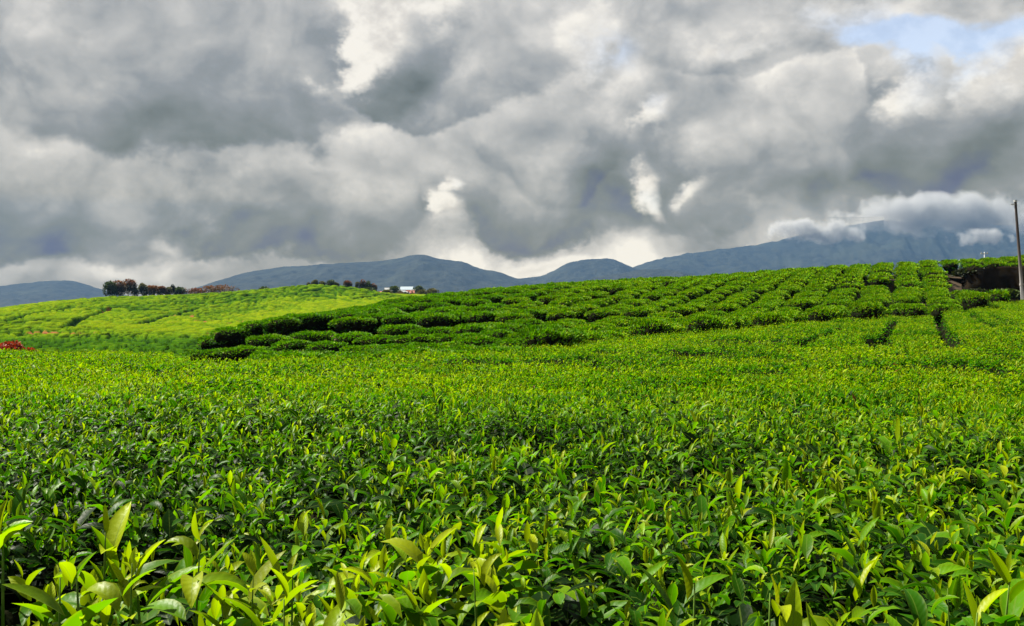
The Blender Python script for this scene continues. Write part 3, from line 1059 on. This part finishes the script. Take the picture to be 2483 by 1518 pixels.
n2 = NOISE(nt, geo.outputs['Position'], .035, 3.0)[0]
yv = M(nt, 'ADD', M(nt, 'MULTIPLY_ADD', M(nt, 'SUBTRACT', n1, .5), .5, sp.outputs[0]), M(nt, 'MULTIPLY', M(nt, 'SUBTRACT', n2, .5), .3))
col = RAMP(nt, yv, [(0.0, (.006, .020, .002)), (.3, (.020, .056, .002)), (.6, (.064, .110, .002)), (1.0, (.14, .165, .003))])
col = MIX(nt, sp.outputs[1], col, (.15, .06, .024))
bmp = nn(nt, 'ShaderNodeBump', inp={0: .7, 1: .5, 'Height': n1})
sh = pbsdf(nt, col, .9, .0, bmp.outputs[0])
finish(nt, sh)
la = np.stack([(.70 - .20 * rough - .24 * smooth01((225 - FY + 60 * (fbm(FX * .02, FY * .02, 91) - .5)) / 45) + .25 * (rid - .5) - dark * .5).clip(0, 1), earth, np.zeros_like(earth)], -1).reshape(-1, 3)  # nearer valley strip darkened: a cloud's shadow painted into the leaf tone
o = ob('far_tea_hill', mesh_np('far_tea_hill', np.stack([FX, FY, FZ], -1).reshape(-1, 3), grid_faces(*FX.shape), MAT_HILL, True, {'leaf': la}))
tag(o, 'sunlit yellow-green tea hill across the valley', 'hill', kind='structure')

# ------------------------------------------------------------------ mountains
def mountain(name, prof, d, depth, label, seed, rough=26):
    px = np.array([p[0] for p in prof], float)
    pyv = np.array([p[1] for p in prof], float)
    n = 460
    xs = np.linspace(px[0], px[-1], n)
    ys = np.interp(xs, px, pyv)
    k = np.ones(9) / 9
    ys = np.convolve(np.pad(ys, 4, mode='edge'), k, 'valid')
    X = (xs - CXP) / FPX * d
    top = ZC + (HOR - ys) / FPX * d
    m = 50
    rows = np.linspace(0, 1, m)
    GXm = np.repeat(X[None, :], m, 0)
    front = rows[:, None]
    GYm = d - depth + depth * front + np.zeros_like(GXm)
    # spurs and ravines run down from the crest
    ridge = fbm(GXm / (depth * .22), GYm / (depth * .8), seed, 4) - .5
    h = -70 + (top[None, :] + 70) * (front ** .85)
    fade = np.sin(np.pi * np.clip(front, 0, 1)) ** .8
    GZm = h + ridge * fade * (top[None, :] + 70) * .55 + (fbm(GXm / 60, GYm / 60, seed + 5, 3) - .5) * rough * (.5 + .8 * fade)
    GXm = GXm * (GYm / d) ** .6
    # back side
    bk = np.stack([GXm[-1], GYm[-1] + depth * .35, np.full(n, -70.0)], -1)
    V = np.concatenate([np.stack([GXm, GYm, GZm], -1).reshape(-1, 3), bk])
    F = grid_faces(m + 1, n)
    o = ob(name, mesh_np(name, V, F, MAT_FOREST))
    return tag(o, label, 'mountain', kind='structure')


MAT_FOREST, nt = material('far_forest')
geo = nn(nt, 'ShaderNodeNewGeometry')
n1 = NOISE(nt, geo.outputs['Position'], .02, 6.0, .7)[0]
n2 = NOISE(nt, geo.outputs['Position'], .0022, 4.0)[0]
col = MIX(nt, SS(nt, n1, .3, .7), (.006, .008, .009), (.025, .028, .021))
col = MIX(nt, SS(nt, n2, .5, .75), col, (.030, .035, .025))
bmp = nn(nt, 'ShaderNodeBump', inp={0: .8, 1: 12.0, 'Height': n1})
finish(nt, pbsdf(nt, col, .95, .05, bmp.outputs[0]))

mountain('mountain', [(-500, 740), (-300, 715), (-150, 702), (0, 693), (60, 687), (110, 681), (165, 679), (200, 686), (235, 698), (270, 709), (330, 722), (450, 738)], 6300, 1500,
         'low blue mountain with a rounded top at the far left', 3)
mountain('mountain', [(330, 745), (430, 716), (480, 698), (530, 679), (600, 660), (690, 646), (800, 641), (900, 635), (960, 627), (1000, 618), (1030, 618), (1060, 626), (1120, 634), (1150, 645),
                      (1170, 653), (1205, 658), (1245, 672), (1300, 688), (1400, 712), (1500, 730)], 5600, 1700, 'long blue mountain with its highest top behind the far houses', 13)
mountain('mountain', [(1080, 720), (1200, 680), (1250, 675), (1312, 669), (1345, 655), (1375, 640), (1415, 629), (1450, 627), (1485, 627), (1510, 637), (1533, 649), (1600, 668), (1700, 690), (1800, 720)], 6300, 1400,
         'round blue mountain standing alone between the two long ranges', 23)
mountain('mountain', [(1380, 700), (1440, 672), (1500, 662), (1560, 653), (1600, 653), (1640, 657), (1680, 668), (1740, 684), (1850, 710)], 4700, 1000,
         'low darker blue foothill before the right-hand range', 33)
mountain('mountain', [(1380, 700), (1480, 672), (1540, 646), (1575, 635), (1620, 624), (1660, 616), (1700, 611), (1800, 598), (1870, 588), (1930, 573), (2000, 560), (2060, 546), (2130, 534), (2190, 540), (2250, 530),
                      (2350, 536), (2420, 545), (2500, 548), (2650, 560), (2900, 600)], 7000, 2300, 'high blue range on the right with its tops in the clouds', 43, 40)

# ------------------------------------------------------------------ trees and shrubs of the far ridge
def leafy(name, lobes, n, size, seed, mat, youth=(0, 1), zmin=None):
    """crown of leaf clumps gathered in lobes (x, y, z, r, rz); attribute leaf.x = height in the crown"""
    r = np.random.default_rng(seed)
    lob = np.array(lobes, float)
    wts = lob[:, 3] ** 2
    idx = r.choice(len(lob), n, p=wts / wts.sum())
    v = r.normal(0, 1, (n, 3))
    v /= np.linalg.norm(v, axis=1)[:, None]
    rr = r.uniform(.45, 1.08, n) ** .6
    c = lob[idx]
    P = c[:, :3] + v * np.stack([c[:, 3], c[:, 3], c[:, 4]], 1) * rr[:, None]
    z0, z1 = P[:, 2].min(), P[:, 2].max()
    az = np.arctan2(v[:, 1], v[:, 0]) + r.normal(0, .7, n)
    th = np.arccos(np.clip(v[:, 2], -1, 1)) * .8 + r.normal(0, .4, n)
    L = size * r.uniform(.6, 1.4, n)
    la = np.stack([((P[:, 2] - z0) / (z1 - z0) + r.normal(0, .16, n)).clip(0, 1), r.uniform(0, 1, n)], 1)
    return leaves_np(P, az, th, r.normal(.4, .3, n), L, L * .7, r.normal(.25, .2, n), r.normal(0, .6, n), 2, la)


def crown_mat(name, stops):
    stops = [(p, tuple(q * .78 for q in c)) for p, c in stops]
    return leaf_material(name, stops, trans=.22, rough=.6, spec=.2, dead=False, tr_tint=(1.2, 1.2, .6))


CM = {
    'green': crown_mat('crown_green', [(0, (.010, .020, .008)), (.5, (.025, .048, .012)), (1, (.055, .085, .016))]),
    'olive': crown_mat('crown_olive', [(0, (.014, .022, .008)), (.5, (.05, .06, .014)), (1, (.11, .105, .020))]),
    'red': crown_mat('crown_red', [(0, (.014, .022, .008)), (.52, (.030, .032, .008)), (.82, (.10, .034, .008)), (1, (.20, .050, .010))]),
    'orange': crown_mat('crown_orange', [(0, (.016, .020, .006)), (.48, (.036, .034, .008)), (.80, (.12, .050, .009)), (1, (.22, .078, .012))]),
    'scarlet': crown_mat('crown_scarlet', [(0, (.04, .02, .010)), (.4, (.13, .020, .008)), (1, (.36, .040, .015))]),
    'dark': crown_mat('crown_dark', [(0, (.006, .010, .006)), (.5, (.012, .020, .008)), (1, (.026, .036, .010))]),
}


def tree(px, base_y, top_y, wpx, d, kind, label, seed, trunk_frac=.25, n=900, cat='tree', name='tree', group=None, narrow=False):
    r = random.Random(seed)
    X, Y, Z = spot(px, base_y, d)
    H = (base_y - top_y) / FPX * d
    Wd = wpx / FPX * d
    root = empty(name, (X, Y, Z - .2))
    tag(root, label, cat, group)
    c0 = H * trunk_frac
    lobes = []
    nl = 7
    for i in range(nl):
        a = r.uniform(0, 6.28)
        q = r.uniform(.15, .62) * Wd / 2
        z = c0 + (H - c0) * r.uniform(.22, .80)
        rad = Wd * r.uniform(.22, .32)
        lobes.append((math.cos(a) * q, math.sin(a) * q, z, rad, min(rad * 1.15, (H - z) * .98)))
    lobes.append((0, 0, H - Wd * .2, Wd * .24, Wd * .22))
    lobes.append((Wd * .28, 0, c0 + (H - c0) * .45, Wd * .22, (H - c0) * .3))
    lobes.append((-Wd * .28, 0, c0 + (H - c0) * .4, Wd * .22, (H - c0) * .3))
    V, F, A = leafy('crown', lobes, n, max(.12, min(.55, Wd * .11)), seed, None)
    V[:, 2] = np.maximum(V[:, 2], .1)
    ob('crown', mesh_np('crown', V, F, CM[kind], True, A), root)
    mb = MB()
    tr = max(.09, Wd * .028)
    bend = r.uniform(-.15, .15) * Wd * .4
    mb.tube([(0, 0, -.4), (bend * .3, 0, H * .3), (bend, 0, H * .75)], [tr * 1.3, tr, tr * .4], 7)
    for i in range(4):
        lb = lobes[i]
        z = H * r.uniform(.22, .45)
        mb.tube([(bend * .3, 0, z), (lb[0] * .5, lb[1] * .5, (z + lb[2]) * .5), (lb[0] * .9, lb[1] * .9, lb[2])], [tr * .6, tr * .45, tr * .2], 5)
    ob('trunk', mb.mesh('trunk', MAT_BARK, True), root)
    return root


TG = 'trees along the far ridge'
T = [
    (268, 725, 684, 24, 'green', 'tall green tree at the left end of the tree group on the far ridge', .22),
    (288, 723, 682, 27, 'orange', 'tall rust-topped tree second from the left on the far ridge', .22),
    (311, 722, 678, 30, 'red', 'tallest red-topped tree of the dense group on the far ridge', .25),
    (328, 721, 700, 13, 'green', 'small dark pointed tree just right of the dense tall group', .1),
    (345, 721, 689, 20, 'olive', 'egg-shaped olive tree standing apart in the gap on the far ridge', .22),
    (369, 720, 695, 27, 'orange', 'round orange-leaved tree right of the egg-shaped olive tree', .22),
    (392, 720, 696, 19, 'red', 'small round tree with a red crown on the far ridge', .25),
    (408, 720, 698, 17, 'olive', 'small yellowish olive tree beside the thin tall tree', .25),
    (418, 720, 691, 10, 'dark', 'thin tall dark tree rising above its neighbours on the far ridge', .35),
    (433, 722, 699, 24, 'green', 'round dark green tree at the right end of the ridge row', .35),
]
for i, (px, by, ty, w, kd, lab, tf) in enumerate(T):
    d = 372 + i * 4.2
    tree(px, by + 1, ty - 2, w * 1.22, d, kd, lab, 100 + i, tf, 2000, 'tree', 'tree', TG)
SG = 'shrubs along the far ridge'
S = [
    (468, 720, 700, 58, 410, 'red', 'dark reddish shrub right of the ridge trees', .05),
    (512, 718, 694, 56, 412, 'orange', 'broad rust-coloured shrub at the middle of the far ridge', .05),
    (550, 717, 692, 60, 412, 'orange', 'broad orange shrub at the right end of the rusty thicket', .05),
    (601, 716, 706, 20, 412, 'red', 'low reddish shrub standing alone on the far ridge', .05),
    (639, 714, 696, 27, 408, 'green', 'round dark green shrub at the foot of the grassy knoll', .1),
    (748, 694, 685, 10, 402, 'olive', 'smallest pale shrub at the left end of the knoll top', .1),
    (763, 693, 679, 16, 402, 'olive', 'feathery olive shrub on the left of the knoll top', .15),
    (782, 692, 683, 16, 402, 'olive', 'low loose olive shrub beside the feathery one on the knoll', .1),
    (803, 693, 680, 22, 402, 'green', 'dark bushy shrub on the middle of the knoll top', .1),
    (817, 695, 686, 14, 402, 'olive', 'low pale shrub right of the dark bushy one on the knoll', .1),
    (842, 697, 681, 20, 405, 'red', 'rounded dark shrub with a rusty tip on the knoll', .1),
    (868, 698, 684, 12, 408, 'olive', 'thin pale shrub left of the red-tipped tree', .1),
    (880, 704, 678, 17, 408, 'red', 'upright tree with a red tip near the right end of the knoll', .2),
    (893, 706, 682, 18, 409, 'green', 'dark green tree beside the red-tipped tree on the knoll', .15),
    (906, 710, 688, 15, 410, 'orange', 'slender brownish tree at the right foot of the knoll', .15),
    (895, 711, 698, 30, 406, 'green', 'low wide green shrub under the knoll trees', .05),
    (958, 713, 695, 25, 455, 'green', 'round dark tree standing before the white roofs', .15),
    (940, 716, 704, 22, 440, 'olive', 'low olive shrub before the leftmost white roof', .05),
    (1016, 712, 694, 25, 470, 'green', 'round dark tree right of the pale blue roof', .15),
    (1022, 716, 704, 26, 452, 'olive', 'low brownish shrub below the round tree by the houses', .05),
    (1050, 716, 700, 28, 455, 'olive', 'pale green shrub at the right end of the hamlet', .05),
    (1040, 712, 703, 14, 470, 'green', 'small round green shrub between the hamlet trees', .05),
    (985, 719, 709, 16, 432, 'dark', 'small dark shrub under the front white roof', .05),
]
for i, (px, by, ty, w, d, kd, lab, tf) in enumerate(S):
    tree(px, by + 2, ty - 1, w * 1.08, d, kd, lab, 200 + i, tf, 1500, 'tree' if ' tree' in lab else 'shrub', 'tree' if 'tree ' in lab and 'shrub' not in lab else 'shrub', SG)

# red shrub at the left behind the near table
tree(34, 866, 822, 56, 46, 'scarlet', 'bright red leafy shrub at the left behind the near tea field', 301, .05, 2200, 'shrub', 'shrub')
tree(74, 866, 838, 32, 46, 'scarlet', 'smaller dull red shrub at the foot of the bright red one', 302, .05, 1200, 'shrub', 'shrub')
tree(6, 866, 830, 30, 47, 'scarlet', 'small red shrub cut by the left edge of the picture', 303, .05, 1200, 'shrub', 'shrub')

# ------------------------------------------------------------------ hamlet
def paint(name, c, rough=.5, spec=.4, metal=0.0):
    return simple_mat(name, tuple(q * .88 for q in c), c, 1.2, rough, spec)


MAT_ROOFW = paint('white_sheet_roof', (.27, .28, .29), .4)
MAT_ROOFB = paint('pale_blue_roof', (.22, .27, .31), .4)
MAT_ROOFR = paint('red_roof', (.20, .05, .025), .6)
MAT_ROOFO = paint('rust_roof', (.38, .14, .07), .7)
MAT_WALL = paint('whitewash', (.22, .21, .20), .8)
MAT_WOODWALL = paint('brown_wall', (.20, .12, .08), .8)
MAT_GLASS = paint('dark_glass', (.03, .035, .04), .15, .6)
MAT_DOOR = paint('brown_door', (.14, .08, .05), .6)


def house(px, py, d, w, dep, hw, hr, rot, roof, wall, label, name='house'):
    w, dep, hw, hr = w * .8, dep * .8, hw * .8, hr * .8
    X, Y, Z = spot(px, py, d)
    root = empty(name, (X, Y, Z))
    root.rotation_euler = (0, 0, math.radians(rot))
    tag(root, label, 'house', 'houses of the far hamlet')
    a, b = w / 2, dep / 2
    mb = MB()
    mb.add([(-a, -b, -1.5), (a, -b, -1.5), (a, b, -1.5), (-a, b, -1.5), (-a, -b, hw), (a, -b, hw), (a, b, hw), (-a, b, hw), (-a, 0, hw + hr), (a, 0, hw + hr)],
           [(0, 1, 5, 4), (1, 2, 6, 9, 5), (2, 3, 7, 6), (3, 0, 4, 8, 7)])
    ob('wall', mb.mesh('wall', wall), root)
    mb = MB()
    e, t = .45, .10
    for s in (-1, 1):
        y1 = s * (b + e)
        z1 = hw - e * hr / b + .06
        p = [(-a - e, 0, hw + hr + .06), (a + e, 0, hw + hr + .06), (a + e, y1, z1), (-a - e, y1, z1)]
        q = [(x, y, z + t) for x, y, z in p]
        mb.add(p + q, [(0, 1, 2, 3), (4, 7, 6, 5), (0, 4, 5, 1), (1, 5, 6, 2), (2, 6, 7, 3), (3, 7, 4, 0)])
    rf = ob('roof', mb.mesh('roof', roof), root)
    mb = MB()
    mb.tube([(-a - e, 0, hw + hr + .17), (a + e, 0, hw + hr + .17)], .09, 6)
    ob('ridge_cap', mb.mesh('ridge_cap', roof), rf)
    nw = 3 if w > 7 else 2
    for i in range(nw):
        x = -a + w * (i + .5) / nw
        if i == nw // 2:
            mb = MB(); mb.box((x - .45, -b - .05, -.2), (x + .45, -b + .02, 1.9)); ob('door', mb.mesh('door', MAT_DOOR), root)
        else:
            mb = MB(); mb.box((x - .5, -b - .04, .8), (x + .5, -b + .02, 1.8))
            wn = ob('window', mb.mesh('window', MAT_WALL), root)
            mb = MB(); mb.box((x - .42, -b - .055, .87), (x + .42, -b - .03, 1.73)); ob('pane', mb.mesh('pane', MAT_GLASS), wn)
    return root


house(950, 711, 470, 8.5, 6.5, 1.7, 1.7, 12, MAT_ROOFW, MAT_WALL, 'white-roofed house at the left of the hamlet, half hidden by a tree')
house(987, 711, 480, 7.6, 7.0, 2.4, 1.9, -4, MAT_ROOFB, MAT_WALL, 'house with the wide pale blue roof in the middle of the hamlet')
house(976, 717, 452, 4.2, 7.5, 1.6, 1.7, 62, MAT_ROOFW, MAT_WOODWALL, 'small house with a steep white roof before the pale blue roof')
house(995, 715, 462, 4.6, 4.4, 1.3, 1.4, 5, MAT_ROOFR, MAT_WOODWALL, 'small red-roofed house below the pale blue roof')
house(914, 716, 445, 5.0, 4.2, 1.1, 1.1, 8, MAT_ROOFO, MAT_WOODWALL, 'low rust-roofed house at the foot of the knoll')
house(1004, 711, 474, 3.6, 3.6, 1.4, 1.0, 0, MAT_ROOFW, MAT_WALL, 'smallest white shed right of the red roof')

# ------------------------------------------------------------------ road, bank, poles
rp = [(2330, 58.0), (2440, 61.5), (2560, 63.5), (2800, 64.0)]
V, F = [], []
for i, (px, d) in enumerate(rp):
    for k, w in enumerate((-1.0, 0.0, 1.0)):
        dd_ = d + w * 1.3
        x = (px - CXP) / FPX * d
        V.append((x, dd_, float(TOP(np.array([x]), np.array([d]))[0]) - .42 + .02 * (1 - abs(w))))
for i in range(len(rp) - 1):
    for k in range(2):
        F.append((i * 3 + k, i * 3 + k + 3, i * 3 + k + 4, i * 3 + k + 1))
o = ob('road', mesh_np('road', np.array(V), np.array(F), MAT_ROAD))
tag(o, 'narrow grey road below the dark bank at the right', 'road', kind='structure')

MAT_BANK = simple_mat('bank_earth', (.004, .004, .003), (.012, .009, .006), .8, 1.0, .0, .8)
bu, bz = np.linspace(.507, .72, 60), np.linspace(0, 1, 16)
V = np.zeros((16, 60, 3))
for i, t in enumerate(bz):
    for j, u in enumerate(bu):
        d = 67.5 + t * .5 + .9 * (vnoise(np.array(u * 60), np.array(t * 3), 5) - .5)
        d += max(0, (.515 - u)) * 120
        z0 = ZC + (HOR - 716) / FPX * 67
        z1 = ZC + (HOR - np.interp(u, [.497, .53, .577, .7], [652, 652, 648, 640])) / FPX * 70
        V[i, j] = (u * d, d, z0 - .3 + (z1 - z0 + .3) * t + .25 * (vnoise(np.array(u * 90), np.array(t * 5), 6) - .5))
back = V[-1:].copy(); back[..., 1] += 5; back[..., 2] -= .25
V = np.concatenate([V, back])
o = ob('earth_bank', mesh_np('earth_bank', V.reshape(-1, 3), grid_faces(17, 60), MAT_BANK))
tag(o, 'steep dark earth bank cut behind the road', 'bank', kind='structure')
BG = 'dark shrubs on the earth bank'
for i, (px, by, ty, w, d, kd, lab) in enumerate([
    (2345, 664, 650, 70, 69.0, 'dark', 'dark shrub hanging over the left end of the earth bank'),
    (2440, 716, 700, 70, 66.4, 'green', 'low green shrub at the foot of the bank beside the road'),
    (2375, 714, 700, 70, 66.4, 'dark', 'low dark shrub at the foot of the bank left of the green one')]):
    tree(px, by + 4, ty, w, d, kd, lab, 400 + i, .05, 1300, 'shrub', 'shrub', BG)

MAT_POLE, nt = material('painted_pole')
tc = nn(nt, 'ShaderNodeTexCoord').outputs['Object']
sp = nn(nt, 'ShaderNodeSeparateXYZ', inp={0: tc})
f = NOISE(nt, nn(nt, 'ShaderNodeMapping', inp={0: tc, 3: (3, 3, .6)}).outputs[0], 3.0, 4.0)[0]
h = M(nt, 'MULTIPLY_ADD', M(nt, 'SUBTRACT', f, .5), .8, sp.outputs[2])
col = RAMP(nt, M(nt, 'DIVIDE', h, 8.0), [(0, (.26, .26, .26)), (.12, (.20, .20, .20)), (.30, (.08, .07, .065)), (.55, (.030, .018, .015)), (1, (.014, .010, .009))])
finish(nt, pbsdf(nt, col, .6, .4))
MAT_STEEL = simple_mat('grey_steel', (.20, .21, .22), (.32, .33, .34), 4.0, .5, .5)
X, Y, Z = spot(2480, 716, 62)
pole = empty('utility_pole', (X, Y, Z - .4))
tag(pole, 'tall leaning dark steel utility pole with a pale foot beside the road', 'utility pole')
top = Vector(spot(2462, 486, 62)) - pole.location
mb = MB()
mb.tube([(0, 0, -.4), top * .18, top * .5, top * .98, top], [.11, .105, .095, .08, .075], 14)
ob('shaft', mb.mesh('shaft', MAT_POLE, True), pole)
mb = MB()
mb.tube([top * .985, top * 1.004], [.115, .115], 14)
ob('cap', mb.mesh('cap', MAT_STEEL), pole)
mb = MB()
mb.box((top.x - .32, top.y - .05, top.z - .32), (top.x + .10, top.y + .05, top.z - .24))
ob('bracket', mb.mesh('bracket', MAT_STEEL), pole)
mb = MB()
mb.tube([top * .155, top * .175], [.135, .135], 14)
ob('collar', mb.mesh('collar', MAT_WALL), pole)

for px, by, ty, d, bar, lab in [(2387, 655, 611, 150, 9, 'thin distant pole with a crossarm behind the crest at the right'),
                                (2327, 660, 630, 160, 5, 'shorter distant pole behind the crest, left of the one with a crossarm')]:
    X, Y, Z = spot(px, by, d)
    X1, Y1, Z1 = spot(px, ty, d)
    r = empty('utility_pole', (X, Y, Z - 2))
    tag(r, lab, 'utility pole')
    hh = Z1 - Z + 2
    mb = MB(); mb.tube([(0, 0, -2), (0, 0, hh)], [.09, .07], 8); ob('shaft', mb.mesh('shaft', MAT_STEEL, True), r)
    wv = bar / FPX * d
    mb = MB(); mb.box((-wv, -.06, hh - .35), (wv, .06, hh - .22)); ob('crossarm', mb.mesh('crossarm', MAT_STEEL), r)
    for q in (-.8, .8):
        mb = MB(); mb.tube([(q * wv, 0, hh - .22), (q * wv, 0, hh)], [.08, .05], 8); ob('insulator', mb.mesh('insulator', MAT_WALL), r)

# ------------------------------------------------------------------ haze
def box_object(name, lo, hi, mat):
    mb = MB(); mb.box(lo, hi)
    return ob(name, mb.mesh(name, mat))


MAT_HAZE = bpy.data.materials.new('haze')
MAT_HAZE.use_nodes = True
nt = MAT_HAZE.node_tree
nt.nodes.clear()
pv = nn(nt, 'ShaderNodeVolumePrincipled')
pv.inputs['Color'].default_value = (0.084, 0.172, 0.320, 1)
pv.inputs['Density'].default_value = HAZE_D
pv.inputs['Anisotropy'].default_value = 0.0
oo = nn(nt, 'ShaderNodeOutputMaterial')
nt.links.new(pv.outputs[0], oo.inputs['Volume'])
hz = box_object('haze', (-7500, -2500, -61), (7500, HAZE_FAR, HAZE_TOP), MAT_HAZE)
tag(hz, 'blue haze in the air before the mountains', 'haze', kind='stuff')


# ------------------------------------------------------------------ cloud resting on the mountain tops
def mist(px0, px1, py0, py1, d0, d1, dens, scale, cover, label, seed):
    m = bpy.data.materials.new('mist')
    m.use_nodes = True
    nt = m.node_tree
    nt.nodes.clear()
    dm = (d0 + d1) / 2
    x0, x1 = xz(px0, dm), xz(px1, dm)
    z0, z1 = ZC + (HOR - py1) / FPX * dm, ZC + (HOR - py0) / FPX * dm
    c = Vector(((x0 + x1) / 2, dm, (z0 + z1) / 2))
    hx, hy, hz_ = (x1 - x0) / 2, (d1 - d0) / 2, (z1 - z0) / 2
    tc = nn(nt, 'ShaderNodeTexCoord').outputs['Object']
    n1 = NOISE(nt, VM(nt, 'ADD', tc, (seed * 517.0, 0, 0)), scale, 5.0, .62)[0]
    q = VM(nt, 'MULTIPLY', tc, (1 / hx, 1 / hy, 1 / hz_))
    r = VM(nt, 'LENGTH', q)
    zz = nn(nt, 'ShaderNodeSeparateXYZ', inp={0: q}).outputs[2]
    shape = M(nt, 'MULTIPLY_ADD', M(nt, 'POWER', r, 2.0), -.42, cover)
    shape = M(nt, 'MULTIPLY_ADD', zz, .10, shape)
    v = SS(nt, M(nt, 'ADD', shape, n1), .60, .86, 0.0, dens)
    pv = nn(nt, 'ShaderNodeVolumePrincipled')
    pv.inputs['Color'].default_value = (1, 1, 1, 1)
    pv.inputs['Anisotropy'].default_value = .35
    nt.links.new(v, pv.inputs['Density'])
    oo = nn(nt, 'ShaderNodeOutputMaterial')
    nt.links.new(pv.outputs[0], oo.inputs['Volume'])
    mb = MB()
    mb.box((-hx, -hy, -hz_), (hx, hy, hz_))
    o = ob('mist', mb.mesh('mist', m), None, c)
    return tag(o, label, 'mist', kind='stuff')


mist(1920, 2680, 456, 596, 5500, 5850, .014, .0050, .36, 'torn white cloud hanging over the tops of the right-hand range', 1)
mist(1810, 2160, 522, 606, 5300, 5500, .026, .0090, .33, 'long low streak of white cloud lying before the right-hand range', 3)
mist(2270, 2490, 546, 610, 5200, 5320, .030, .0100, .31, 'small separate puff of white cloud low before the right-hand range', 5)
